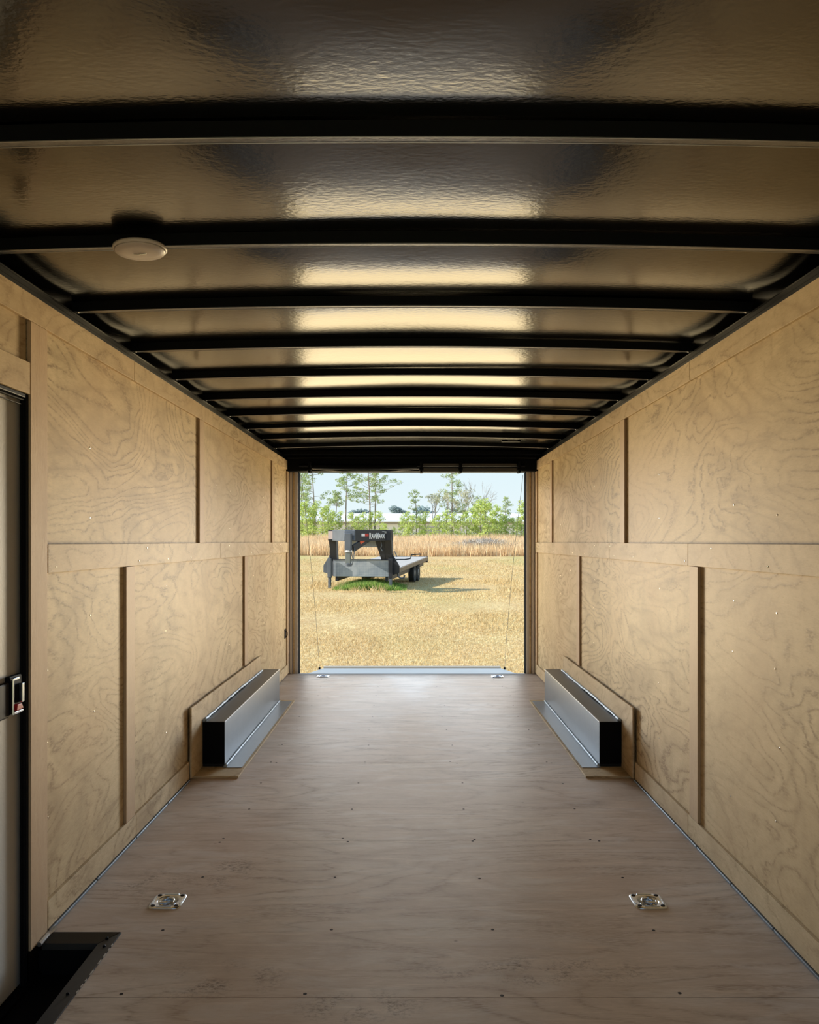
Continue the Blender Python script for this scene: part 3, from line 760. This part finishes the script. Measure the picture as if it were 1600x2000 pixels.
M['greybark'] = simple('grey_bark', (0.50, 0.46, 0.44), 0.9, var=0.4, varscale=8)
M['tallgrass'] = leafmat('tall_dry_grass', [(0.55,0.36,0.22), (0.80,0.60,0.36), (0.95,0.82,0.58)], 0.3, 0.5)
M['stubble'] = leafmat('short_dry_grass', [(0.42,0.285,0.135), (0.70,0.52,0.26), (0.88,0.75,0.46)], 0.3, 0.8)
M['weed'] = leafmat('green_weeds', [(0.10,0.20,0.04), (0.22,0.40,0.08), (0.46,0.50,0.16)], 0.3, 1.5)

def blades(R, xs_, ys_, zs_, hs, ws, lean=0.3):
    """triangular blades standing on the given points"""
    n = len(xs_); th = R.uniform(0, math.pi, n); ln = R.normal(0, lean, (n, 2))*hs[:, None]
    V = np.empty((n, 3, 3))
    dx = np.cos(th)*ws/2; dy = np.sin(th)*ws/2
    V[:, 0] = np.stack([xs_-dx, ys_-dy, zs_-0.01], 1); V[:, 1] = np.stack([xs_+dx, ys_+dy, zs_-0.01], 1)
    V[:, 2] = np.stack([xs_+ln[:, 0], ys_+ln[:, 1], zs_+hs], 1)
    return V.reshape(-1, 3), np.arange(3*n).reshape(-1, 3)
ghv = np.vectorize(gh)
R = np.random.default_rng(5)
# tall dry grass along the edge of the field
n = 90000
yt = R.uniform(66, 98, n); xt = R.uniform(-0.33, 0.33, n)*yt
pn = np.sin(xt*0.5)*np.sin(yt*0.31+xt*0.13)
ht = R.uniform(0.55, 1.15, n)*(1+0.25*pn)
V, Fc = blades(R, xt, yt, ghv(xt, yt), ht, R.uniform(0.05, 0.10, n), 0.16)
tag(np_obj('tall_grass', V, Fc, M['tallgrass']), 'tall dry straw coloured grass along the far edge of the field', 'grass', kind='stuff')
# short mown grass
n = 230000
u = R.uniform(0, 1, n); yt = 10.2*(62/10.2)**u; xt = R.uniform(-0.30, 0.30, n)*yt
hh = R.uniform(0.010, 0.035, n)*(0.6+yt/24)
V, Fc = blades(R, xt, yt, ghv(xt, yt), hh, hh*0.45, 0.7)
tag(np_obj('mown_grass', V, Fc, M['stubble']), 'short dry yellow mown grass covering the field', 'grass', kind='stuff')
# green weeds under and round the parked trailer
n = 16000
xt = R.normal(-1.7, 0.7, n); yt = R.uniform(28.6, 32.0, n)
keep = (xt > -2.9) & (xt < -0.2)
xt, yt = xt[keep], yt[keep]; hh = R.uniform(0.08, 0.36, len(xt))*np.exp(-((xt+1.6)/1.3)**2)
V, Fc = blades(R, xt, yt, ghv(xt, yt), hh, R.uniform(0.02, 0.05, len(xt)), 0.4)
tag(np_obj('green_weeds', V, Fc, M['weed']), 'lush green weeds growing under the parked flatbed trailer', 'weeds', kind='stuff')
n = 9000
xt = R.uniform(-4.0, 4.5, n); yt = R.uniform(27.6, 36, n)
hh = R.uniform(0.05, 0.30, n)*np.clip(np.sin(xt*1.3+yt)*0.5+0.6, 0.2, 1)*np.where((xt > -0.9) & (xt < 3.2), 0.25, 1)
V, Fc = blades(R, xt, yt, ghv(xt, yt), hh, R.uniform(0.02, 0.04, n), 0.4)
tag(np_obj('long_grass', V, Fc, M['stubble']), 'longer dry grass left unmown around the parked flatbed trailer', 'grass', kind='stuff')
# brush pile
n = 5000
xt = R.normal(6.6, 2.6, n); yt = R.uniform(70, 74, n); zb = ghv(xt, yt)
hmax = 1.0*np.exp(-((xt-6.6)/3.6)**2)
ht = R.uniform(0, 1, n)*hmax
V, Fc = blades(R, xt, yt, zb+ht, R.uniform(0.1, 0.5, n), R.uniform(0.04, 0.12, n), 2.0)
M['brush'] = leafmat('grey_cut_branches', [(0.22,0.18,0.14), (0.45,0.40,0.34), (0.70,0.66,0.60)], 0.1, 1)
tag(np_obj('brush_pile', V, Fc, M['brush']), 'low grey brown heap of cut branches in the tall grass', 'brush', kind='stuff')

# ---- trees: a builder of one individual each
def leaf_cloud(R, centres, radii, per, size, flat=0.6):
    Vs = []
    for c_, r_ in zip(centres, radii):
        n = max(4, int(per*(r_**2)))
        d = R.normal(0, 1, (n, 3)); d /= np.linalg.norm(d, axis=1)[:, None]
        rr_ = R.uniform(0.35, 1, n)**0.6
        p = np.array(c_) + d*rr_[:, None]*np.array([r_, r_, r_*flat])
        a = R.normal(0, 1, (n, 3)); a /= np.linalg.norm(a, axis=1)[:, None]
        b_ = np.cross(a, R.normal(0, 1, (n, 3))); b_ /= np.linalg.norm(b_, axis=1)[:, None]
        s = (R.uniform(0.6, 1.3, n)*size)[:, None]
        Vs.append(np.stack([p-a*s*0.5-b_*s*0.22, p+a*s*0.5-b_*s*0.1, p+a*s*0.35+b_*s*0.3, p-a*s*0.4+b_*s*0.25], 1))
    V = np.concatenate(Vs).reshape(-1, 3); return V, np.arange(len(V)).reshape(-1, 4)
def tree(name, label, cat, x, y, H, kind, seed, group=None, lean=0.0, crown=None, spread=1.0):
    R = np.random.default_rng(seed)
    z0 = gh(x, y)
    t = thing(name, label, cat, (x, y, z0), 0, group)
    tr = MB(); cs, rs = [], []
    rad = 0.011*H+0.02
    wob = R.uniform(-0.02, 0.02, 2)*H
    def axis(h): f = h/H; return Vector((x+lean*f*H+wob[0]*math.sin(f*4), y+wob[1]*math.sin(f*3), z0-0.05+h))
    if kind == 'tallpine':
        n = 9; tr.tube([axis(H*i/n) for i in range(n+1)], [rad*(1-0.8*i/n) for i in range(n+1)], 6)
        c0 = crown or 0.45
        nb = 26
        for i in range(nb):
            f = c0+(0.98-c0)*((i+R.uniform(0, 1))/nb); a = R.uniform(0, 2*math.pi)
            L = spread*H*(0.04+0.16*(1-((f-c0)/(1-c0))**1.5))*R.uniform(0.5, 1.25)
            p0 = axis(f*H); d = Vector((math.cos(a), math.sin(a), R.uniform(-0.05, 0.45)))
            p1 = p0+d*L*0.55+Vector((0, 0, -0.03*L)); p2 = p0+d*L+Vector((0, 0, 0.12*L))
            tr.tube([p0, p1, p2], [0.028, 0.018, 0.008], 4, False)
            for q, rr_ in ((p2, 0.42), (p0.lerp(p2, 0.72)+Vector(R.uniform(-.25, .25, 3)), 0.34)):
                cs.append(tuple(q)); rs.append(rr_*R.uniform(0.7, 1.25)*min(1.2, H/10))
            if R.uniform() < 0.4: cs.append(tuple(p2+Vector(R.uniform(-.5, .5, 3)))); rs.append(0.28)
        cs.append(tuple(axis(H))); rs.append(0.4)
        V, Fc = leaf_cloud(R, cs, rs, 260, 0.15, 0.6); mats = (M['bark'], M['pine'])
    elif kind == 'sapling':
        n = 5; tr.tube([axis(H*0.95*i/n) for i in range(n+1)], [0.05*(1-0.8*i/n) for i in range(n+1)], 5)
        for i in range(24):
            f = 0.10+0.88*(i+R.uniform(0, 1))/24; a = R.uniform(0, 2*math.pi)
            L = spread*H*0.26*(1-f*0.75)*R.uniform(0.5, 1.3)
            p0 = axis(f*H); p2 = p0+Vector((math.cos(a)*L, math.sin(a)*L, R.uniform(0.0, 0.5)*L))
            tr.tube([p0, p2], [0.016, 0.006], 4, False)
            cs.append(tuple(p2)); rs.append(R.uniform(0.22, 0.42)*(H/4)**0.5)
            cs.append(tuple(p0.lerp(p2, 0.5))); rs.append(R.uniform(0.18, 0.3)*(H/4)**0.5)
        V, Fc = leaf_cloud(R, cs, rs, 420, 0.125, 0.9); mats = (M['bark'], M['sapling'])
    elif kind in ('deciduous', 'bare'):
        def grow(p, d, L, r_, lv):
            q = p+d*L; mid = p.lerp(q, 0.5)+Vector(R.normal(0, 0.04*L, 3))
            tr.tube([p, mid, q], [r_, r_*0.85, r_*0.6], 4 if lv else 6, False)
            if lv >= (5 if kind == 'bare' else 4):
                cs.append(tuple(q)); rs.append(R.uniform(0.2, 0.42)); return
            for _ in range(3 if lv < 3 else 2):
                nd = (d+Vector(R.normal(0, 0.42*spread, 3))+Vector((0, 0, 0.12))).normalized()
                grow(q, nd, L*R.uniform(0.6, 0.82), r_*0.6, lv+1)
        grow(Vector((x, y, z0-0.05)), Vector((lean, 0, 1)).normalized(), H*0.30, rad, 0)
        mats = (M['greybark'], M['pale'])
        if kind == 'deciduous': V, Fc = leaf_cloud(R, cs, rs, 120, 0.16, 0.8)
    obj('trunk', tr, mats[0], t, recalc=False)
    if kind != 'bare': np_obj('foliage', V, Fc, mats[1], t)
    return t
def at(px, Y): return (px-VX)*Y/F
def HT(py, px, Y): return CZ-(py-VY)*Y/F-gh(at(px, Y), Y)
TALL = [
 (588, 100, 925, 'tallpine', 'thin tall pine cut by the left edge of the doorway', 0.35, 0.6, 0.0),
 (611, 98, 905, 'tallpine', 'tall pine with layered crown, the biggest at far left of the doorway', 0.40, 1.1, 0.0),
 (657, 103, 962, 'tallpine', 'small flat topped pine between two taller pines on the left', 0.72, 0.9, 0.01),
 (676, 101, 912, 'tallpine', 'slender bare stemmed pine standing just behind the dark gooseneck on its left', 0.58, 0.8, 0.015),
 (721, 97, 895, 'tallpine', 'wide armed pine, left stem of the close pair above the gooseneck', 0.42, 1.15, -0.01),
 (731, 99, 890, 'tallpine', 'straight pine with pale stem, right of the close pair above the gooseneck', 0.45, 1.25, 0.02),
 (812, 102, 958, 'tallpine', 'short dull green pine at the left end of the right hand grove', 0.30, 0.9, 0.0),
 (850, 100, 945, 'deciduous', 'pale leafed tree with sparse autumn foliage, left of the tallest pine', 0, 0.8, -0.05),
 (868, 98, 950, 'deciduous', 'buff leafed tree leaning left beside the tallest pine in the grove', 0, 0.85, -0.03),
 (883, 99, 905, 'tallpine', 'tallest round crowned pine in the grove right of centre', 0.30, 1.0, 0.0),
 (905, 103, 945, 'deciduous', 'thin pale tree between the tallest pine and the bare tree', 0, 0.8, 0.02),
 (925, 100, 925, 'bare', 'leafless grey tree with fine upright branches right of the tallest pine', 0, 0.75, 0.02),
 (934, 101, 970, 'tallpine', 'mid green pine in front of the leafless tree', 0.2, 0.9, 0.0),
 (988, 104, 972, 'tallpine', 'small pine standing alone in the gap right of the grove', 0.35, 0.7, 0.0),
]
for i, (px, Y, py, kind, lab, crown, sp_w, lean) in enumerate(TALL):
    tree('pine_tree' if kind == 'tallpine' else ('bare_tree' if kind == 'bare' else 'autumn_tree'), lab, 'tree', at(px, Y), Y, HT(py, px, Y), kind, 100+i, 'trees behind the field', lean, crown or None, sp_w)
# young bright green trees: three source trees, then copies
SAP = [(586, 985), (597, 978), (606, 990), (618, 980), (630, 992), (641, 985), (650, 998), (664, 1000), (688, 1000), (700, 1006), (710, 1002), (726, 1000), (741, 998), (752, 1022), (770, 1030),
       (786, 1010), (795, 1000), (806, 1004), (820, 1008), (832, 1000), (846, 1012), (858, 1004), (872, 998), (886, 1002), (900, 1006), (912, 998), (925, 990), (938, 978), (948, 974), (958, 980), (970, 988), (980, 1004), (990, 1006), (1003, 1010), (1020, 980), (1031, 984)]
for j in range(26):   # beyond the edges of the doorway, for a step to either side
    pass
src = []
for i in range(4):
    px, py = SAP[i*8]; Y = 94+i
    src.append((tree('young_tree', 'young bright green tree', 'tree', at(px, Y), Y, 4.0, 'sapling', 300+i, 'young green trees along the field edge'), i*8))
rr = random.Random(9)
posn = ['at the left edge of the doorway view', 'below the layered tall pine', 'left of the gooseneck', 'behind the gooseneck', 'in the gap showing the white building', 'at the left end of the grove', 'in the middle of the grove', 'right of the grove', 'at the far right edge of the doorway view']
def where(px):
    return posn[0] if px < 600 else posn[1] if px < 625 else posn[2] if px < 655 else posn[3] if px < 748 else posn[4] if px < 792 else posn[5] if px < 840 else posn[6] if px < 935 else posn[7] if px < 1010 else posn[8]
done = {i for _, i in src}
cnt = {}
tone = ['short', 'bushy', 'slim', 'tall', 'spreading', 'rounded']
for i, (px, py) in enumerate(SAP):
    Y = 93+rr.uniform(0, 7); Hh = HT(py, px, Y); x = at(px, Y)
    w_ = where(px); cnt[w_] = cnt.get(w_, 0)+1
    order = ['leftmost', 'second from left', 'third from left', 'fourth from left', 'fifth from left', 'sixth from left', 'seventh from left'][cnt[w_]-1]
    lab = 'young bright green tree %s, %s' % (w_, order)
    sc_ = Hh/4.0
    if i in done:
        o = [s_ for s_, k_ in src if k_ == i][0]
        o.location = (x, Y, gh(x, Y)); o['label'] = lab; o.scale = (sc_*0.9+.15, sc_*0.9+.15, sc_)
    else:
        dup(src[i % 4][0], (x, Y, gh(x, Y)), lab, rr.uniform(0, 6.28), (sc_*0.9+.15, sc_*0.9+.15, sc_))

# ---- white building behind the trees
def Bz(py, Y): return CZ-(py-VY)*Y/F
YB = 168.0
bl = thing('metal_building', 'long low white metal building behind the trees', 'building', (6, YB, GZ))
M['bwhite'] = simple('white_metal_siding', (0.90, 0.92, 0.95), 0.5, 0, 0.3)
M['broof'] = simple('pale_metal_roof', (0.86, 0.87, 0.88), 0.4, 0.1, 0.3)
M['bgrey'] = simple('grey_metal_and_eave_shade', (0.42, 0.43, 0.44), 0.6)
b = MB(); b.box(-75, 24, YB, YB+38, GZ+0.5, Bz(1018, YB)); obj('wall', b, M['bwhite'], bl)
b = MB(); ze = Bz(1017.5, YB-2); zr = Bz(1002.5, YB+19)
b.prism([(YB-2.2, ze-0.25), (YB+19, zr-0.25), (YB+40, ze-0.25), (YB+40, ze), (YB+19, zr), (YB-2.2, ze)], 'x', -77, 26); obj('roof', b, M['broof'], bl)
b = MB(); b.box(-74, 23, YB-0.12, YB-0.01, Bz(1024, YB), Bz(1019, YB)); obj('painted_eave_shade', b, M['bgrey'], bl)  # shadow below the eave, painted as a grey strip on the wall
for x in (-40, -26, -12, 4, 16):
    b = MB(); b.box(x-1.8, x+1.8, YB-0.25, YB-0.13, GZ+0.9, Bz(1030, YB)); obj('roller_door', b, M['bgrey'], bl)
# ---- distant line of woods
n = 26000
R = np.random.default_rng(77)
xt = R.uniform(-190, 190, n); top = 9+3.2*np.sin(xt*0.045+0.6)+2.2*np.sin(xt*0.13+1)+1.6*np.sin(xt*0.41)
zt = R.uniform(0, 1, n)**0.8*top+GZ+1
yt = R.uniform(330, 350, n)
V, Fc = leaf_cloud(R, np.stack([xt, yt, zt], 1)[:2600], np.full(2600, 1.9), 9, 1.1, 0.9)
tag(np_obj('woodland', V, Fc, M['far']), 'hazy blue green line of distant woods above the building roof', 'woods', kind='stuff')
for i, (px, py) in enumerate([(770, 986), (778, 990), (788, 995), (702, 992), (715, 994), (690, 995)]):
    Y = 300; t = thing('distant_tree', 'hazy distant tree rising above the woods, %s' % ['dome topped one right of the pine pair', 'second right of the pine pair', 'third and lowest right of the pine pair', 'above the gooseneck middle', 'just left of the pine pair', 'left above the gooseneck'][i], 'tree', (at(px, Y), Y, GZ+1), 0, 'distant trees above the woods')
    x = at(px, Y); ztop = Bz(py, Y)
    tb = MB(); tb.tube([(x, Y, GZ), (x, Y, ztop-1)], [0.3, 0.12], 6); obj('trunk', tb, M['bark'], t)
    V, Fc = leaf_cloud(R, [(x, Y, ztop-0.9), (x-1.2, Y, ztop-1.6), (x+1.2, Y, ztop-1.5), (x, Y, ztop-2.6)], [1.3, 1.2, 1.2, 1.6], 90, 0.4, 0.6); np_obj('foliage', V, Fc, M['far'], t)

# ================================================================== PARKED GOOSENECK FLATBED
GR = Matrix.Rotation(math.radians(-7), 4, 'Z')
GO = Vector((at(705, 29.6), 29.6, gh(at(705, 29.6), 29.6)))
fb = thing('gooseneck_trailer', 'black gooseneck flatbed trailer parked in the dry grass field', 'trailer', GO, math.radians(-10))
def L2W(mb):
    o_ = MB(); m_ = wm(fb); o_.v = [tuple(m_ @ Vector(v_)) for v_ in mb.v]; o_.f = mb.f; return o_
def part(name, mb, mat, parent=None, bevel=0.0):
    return obj(name, L2W(mb), mat, parent or fb, bevel=bevel)
M['tblack'] = simple('faded_black_paint', (0.030, 0.033, 0.042), 0.45, 0.2, 0.5, 8, 0.1, 0.4, 3)
M['tgrey'] = simple('grey_and_sunlit_dark_paint', (0.16, 0.18, 0.21), 0.5, 0.3, 0.5, 8, 0.1, 0.5, 2)  # lighter copy of the black; sunlight painted onto left and coupler parts
k = NT('diamond_plate'); v = k.objvec(False)
vo = k.t.nodes.new('ShaderNodeTexVoronoi'); vo.inputs['Scale'].default_value = 28; vo.inputs['Randomness'].default_value = 0.0; k.l(k.mapping(v, (1, 1, 1)), vo.inputs['Vector'])
c = k.mix(k.ramp(vo.outputs['Distance'], [(0.22, (1,1,1)), (0.34, (0,0,0))]), (0.22, 0.26, 0.31), (0.46, 0.50, 0.54))
c = k.mix(k.ramp(k.noise(v, 2.5, 4, 0.5), [(0.4, (0,0,0)), (0.65, (0.6,0.6,0.6))]), c, (0.50, 0.52, 0.54))
k.l(c, k.b.inputs['Base Color']); k.b.inputs['Roughness'].default_value = 0.4; k.b.inputs['Metallic'].default_value = 0.2; M['tread'] = k.m
M['deckwood'] = simple('weathered_deck_boards', (0.52, 0.50, 0.47), 0.8, var=0.3, varscale=3)
M['rust'] = simple('rusty_rub_rail', (0.42, 0.30, 0.18), 0.8, var=0.6, varscale=6)
M['tyre'] = simple('tyre_rubber', (0.015, 0.015, 0.016), 0.8)
M['white'] = simple('white_marking', (0.80, 0.80, 0.80), 0.5)
M['redtape'] = simple('red_reflector', (0.55, 0.03, 0.015), 0.4)
W = 1.06
b = MB(); b.box(-W, W, 0, 0.06, 0.46, 1.08); part('front_plate', b, M['tread'], bevel=0.01)
b = MB(); b.box(-W, W, -0.03, 0.30, 1.075, 1.11); part('front_ledge', b, M['tblack'], bevel=0.01)
# side gussets running back from the uprights
for s in (-1, 1):
    b = MB(); b.prism([(s*(W+0.01), 1.50), (s*(W+0.01), 0.47), (s*(W+0.40), 0.62), (s*(W+0.40), 0.86)], 'y', 0.03, 0.09); part('side_wing', b, M['tgrey' if s < 0 else 'tblack'])  # left wing coloured as sunlit, right wing as shaded
    b = MB(); b.prism([(0.06, 0.50), (0.9, 0.50), (0.9, 0.62), (0.25, 1.35), (0.06, 1.45)], 'x', s*(W-0.02)-0.02, s*(W-0.02)+0.02); part('side_gusset', b, M['tblack'], bevel=0.01)
# uprights of the neck
for s in (-1, 1):
    b = MB(); b.hexa([(s*W-.13, .0, 1.08), (s*W+.13, .0, 1.08), (s*W+.13, .3, 1.08), (s*W-.13, .3, 1.08),
                      (s*W-.13, -.25, 2.20), (s*W+.13, -.25, 2.20), (s*W+.13, .1, 2.20), (s*W-.13, .1, 2.20)])
    part('neck_upright', b, M['tblack'], bevel=0.015)
b = MB(); b.hexa([(W-.55, -.12, 1.86), (W-.13, -.12, 1.86), (W-.13, .0, 1.86), (W-.55, .0, 1.86), (W-.60, -.12, 1.98), (W-.1, -.12, 1.98), (W-.1, .0, 1.98), (W-.60, .0, 1.98)])
b.hexa([(W-.28, -.02, 1.1), (W-.13, -.02, 1.1), (W-.13, .05, 1.1), (W-.28, .05, 1.1), (W-.52, -.14, 1.9), (W-.13, -.14, 1.9), (W-.13, -.05, 1.9), (W-.52, -.05, 1.9)])
part('corner_brace', b, M['tblack'], bevel=0.01)
# neck arms converging on the coupler
CPX, CPY = 0.03, -1.75
arm = {}
for s in (-1, 1):
    a0 = Vector((s*(W-0.02), -0.12, 2.00)); a1 = Vector((CPX+s*0.13, CPY, 1.98))
    b = MB(); b.bar(a0, a1, 0.13, 0.40); arm[s] = part('neck_arm', b, M['tblack' if s > 0 else 'tgrey'], bevel=0.012)  # lit left arm and shaded right arm told apart by paint colour
b = MB(); b.box(-W-.13, W+.13, -0.28, 0.10, 1.80, 2.20); tb_ = part('neck_crossbeam', b, M['tblack'], bevel=0.015)
b = MB(); b.box(-W-.12, CPX-0.25, -0.295, -0.281, 1.86, 2.16); part('faded_sign_panel', b, simple('faded_pink_panel', (0.62, 0.50, 0.46), 0.5), tb_)
b = MB(); b.hexa([(CPX-.22, CPY-.1, 1.80), (CPX+.2, CPY-.1, 1.80), (CPX+.2, CPY+.25, 1.80), (CPX-.22, CPY+.25, 1.80), (CPX-.2, CPY-.05, 2.16), (CPX+.2, CPY-.05, 2.16), (CPX+.2, CPY+.25, 2.16), (CPX-.2, CPY+.25, 2.16)])
part('coupler_head', b, M['tgrey'], bevel=0.02)
b = MB(); b.box(CPX-.11, CPX+.11, CPY-.32, CPY-.10, 1.42, 2.06); part('coupler_tube', b, M['tgrey'], bevel=0.012)
b = MB(); b.box(CPX-.085, CPX+.085, CPY-.295, CPY-.125, 0.98, 1.42); part('inner_tube', b, simple('dull_steel_tube', (0.20, 0.22, 0.21), 0.5, 0.5), bevel=0.008)
b = MB(); b.lathe([(0.12, 0), (0.12, 0.10), (0.09, 0.12)], (CPX, CPY-.21, 0.90), n=16); part('ball_socket', b, M['tgrey'])
b = MB(); b.lathe([(0.13, 0), (0.13, 0.07)], (CPX, CPY-.21, 1.40), n=16); part('collar', b, M['white'])
b = MB(); b.tube([(CPX+.1, CPY-.2, 1.45), (CPX+.17, CPY-.2, 1.1), (CPX+.14, CPY-.22, 0.95), (CPX+.19, CPY-.2, 1.2), (CPX+.2, CPY-.1, 1.55)], 0.014, 6); part('safety_chain', b, M['galv'])
# side brace from coupler with reflective tape
b = MB(); b.bar((CPX+.62, -0.5, 2.05), (CPX+.12, CPY-.05, 1.52), 0.10, 0.24); br = part('diagonal_brace', b, M['tblack'], bevel=0.01)
b = MB(); b.bar((CPX+.45, -0.99, 1.935), (CPX+.26, CPY+.30, 1.73), 0.104, 0.13); part('reflective_tape', b, simple('orange_red_tape', (0.75, 0.10, 0.03), 0.4), br)
# writing and reflective strip on the beam
def lettering(txt, x, y, z, size, mat, parent, wx=1.0):
    cu = bpy.data.curves.new('lettering', 'FONT'); cu.body = txt; cu.size = size; cu.extrude = 0.004; cu.offset = 0.006
    o_ = bpy.data.objects.new('lettering_tmp', cu); COL.objects.link(o_)
    dg = bpy.context.evaluated_depsgraph_get(); dg.update()
    me = bpy.data.meshes.new_from_object(o_.evaluated_get(dg)); bpy.data.objects.remove(o_, do_unlink=True)
    m_ = Matrix.Translation((x, y, z)) @ Matrix.Rotation(math.radians(90), 4, 'X') @ Matrix.Diagonal((wx, 1, 1, 1))
    me.transform(m_)
    # parent space: parent shares the empty's frame (identity local matrix)
    me.materials.clear(); me.materials.append(mat)
    n_ = bpy.data.objects.new('lettering', me); COL.objects.link(n_); n_.parent = parent; return n_
ad = Vector(((W-0.02)-(CPX+0.13), -0.12-CPY, 0)); AL = ad.length; ad.normalize(); an = Vector((ad.y, -ad.x, 0))
a0_ = Vector((CPX+0.13, CPY, 0))+an*0.0655
def on_arm(s0, s1, z0, z1, th=0.006):
    m = MB(); p = [a0_+ad*s0, a0_+ad*s1, a0_+ad*s1+an*th, a0_+ad*s0+an*th]
    return m.hexa([(q.x, q.y, z0) for q in p]+[(q.x, q.y, z1) for q in p])
part('reflector_white', on_arm(0.34, 0.52, 1.95, 2.05), M['white'], arm[1])
part('reflector_red', on_arm(0.52, 0.72, 1.95, 2.05), M['redtape'], arm[1])
def arm_text(txt, s0, z, size, wx):
    n_ = lettering(txt, 0, 0, 0, size, M['white'], arm[1], wx)
    n_.data.transform(Matrix.Translation(a0_+ad*s0+an*0.004+Vector((0, 0, z))) @ Matrix.Rotation(math.atan2(ad.y, ad.x), 4, 'Z'))
arm_text('R', 0.75, 1.87, 0.30, 0.67)
arm_text('AW', 0.885, 1.89, 0.235, 0.67)
arm_text('M', 1.115, 1.87, 0.30, 0.67)
arm_text('AXX', 1.285, 1.89, 0.235, 0.67)
part('small_lettering', on_arm(AL-.38, AL-.06, 2.12, 2.14), M['white'], arm[1])
part('small_lettering', on_arm(AL-.25, AL-.06, 2.08, 2.095), M['white'], arm[1])
# tray of diamond plate hung in the neck, hose, hook
b = MB(); b.box(-0.35, 0.62, 0.0, 0.5, 1.56, 1.82); part('tool_tray', b, M['tread'], bevel=0.01)
b = MB(); b.tube([(0.05, -.3, 1.82), (0.15, -.32, 1.77), (0.3, -.32, 1.76), (0.42, -.3, 1.80), (0.5, -.28, 1.83)], 0.014, 6); part('brake_hose', b, M['tyre'])
b = MB(); b.tube([(0.80, -.16, 1.80), (0.83, -.18, 1.62), (0.80, -.18, 1.52), (0.86, -.18, 1.42)], 0.02, 6); part('chain_hook', b, M['galv'])
# landing legs
for s, nm in ((-1, 'l'), (1, 'r')):
    b = MB(); b.box(s*(W+.10)-.07, s*(W+.10)+.07, -0.22, -0.07, 0.42, 1.14); lg = part('landing_leg', b, M['tgrey' if s < 0 else 'tblack'], bevel=0.01)  # left leg in the sunlit tone, right leg in the dark one
    b = MB(); b.box(s*(W+.10)-.05, s*(W+.10)+.05, -0.20, -0.09, 0.02, 0.42); part('leg_ram', b, M['tgrey'], lg, bevel=0.008)
    b = MB(); b.box(s*(W+.11)-.12, s*(W+.11)+.12, -0.27, -0.03, -0.02, 0.02); part('foot_plate', b, M['tblack'], lg)
b = MB(); b.tube([(W+.15, .2, 1.10), (W+.55, .3, 1.10), (W+.75, .35, 1.13), (W+.80, .4, 1.28), (W+1.15, .5, 1.30)], 0.022, 8); part('jack_crank', b, M['tblack'])
b = MB(); b.tube([(W+.15, .1, 1.18), (W+.12, .1, 1.36), (W+.2, .1, 1.40), (W+.3, .1, 1.20)], 0.018, 6); part('tie_loop', b, M['galv'])
b = MB(); b.tube([(W+.3, .2, 0.70), (W+.32, .2, 0.48), (W+.42, .2, 0.40), (W+.54, .2, 0.42), (W+.56, .2, 0.52)], 0.035, 8); part('pintle_hook', b, M['tgrey'])
# deck
def dk(x, y, z): return (x, y, z-0.31+(y-0.6)*0.042)
YR = 8.4
b = MB(); b.hexa([dk(-W-.12, .6, .98), dk(W+.12, .6, .98), dk(W+.12, YR, .98), dk(-W-.12, YR, .98), dk(-W-.12, .6, 1.03), dk(W+.12, .6, 1.03), dk(W+.12, YR, 1.03), dk(-W-.12, YR, 1.03)])
deck = part('deck', b, M['deckwood'])
for s in (-1, 1):
    b = MB(); b.hexa([dk(s*(W+.155)-.03, .6, .86), dk(s*(W+.155)+.03, .6, .86), dk(s*(W+.155)+.03, YR, .86), dk(s*(W+.155)-.03, YR, .86), dk(s*(W+.155)-.03, .6, 1.02), dk(s*(W+.155)+.03, .6, 1.02), dk(s*(W+.155)+.03, YR, 1.02), dk(s*(W+.155)-.03, YR, 1.02)])
    part('rub_rail', b, M['rust'], bevel=0.008)
    b = MB(); b.hexa([dk(s*(W-.1)-.05, .1, .62), dk(s*(W-.1)+.05, .1, .62), dk(s*(W-.1)+.05, YR, .62), dk(s*(W-.1)-.05, YR, .62), dk(s*(W-.1)-.05, .1, .97), dk(s*(W-.1)+.05, .1, .97), dk(s*(W-.1)+.05, YR, .97), dk(s*(W-.1)-.05, YR, .97)])
    part('frame_beam', b, M['tblack'])
for i in range(6):
    y = 1.2+i*1.3
    b = MB(); b.hexa([dk(-W, y, .80), dk(W+.1, y, .80), dk(W+.1, y+.08, .80), dk(-W, y+.08, .80), dk(-W, y, .97), dk(W+.1, y, .97), dk(W+.1, y+.08, .97), dk(-W, y+.08, .97)]); part('cross_member', b, M['tblack'])
for s in (-1, 1):
    for y in (5.2, 6.15):
        b = MB(); b.lathe([(0.20, -0.11), (0.37, -0.12), (0.395, -0.08), (0.395, 0.08), (0.37, 0.12), (0.20, 0.11)], (s*(W-.02), y, 0.395), axis='x', n=28); wh = part('wheel', b, M['tyre'])
        b = MB(); b.lathe([(0.19, -0.06), (0.19, 0.06), (0.08, 0.085), (0.05, 0.09)], (s*(W+.02), y, 0.395), axis='x', n=20); part('wheel_rim', b, M['galv'], wh)
b = MB(); b.box(-W-.1, W+.15, YR, YR+.08, 0.78, 1.06); part('rear_bumper', b, M['tblack'], bevel=0.01)
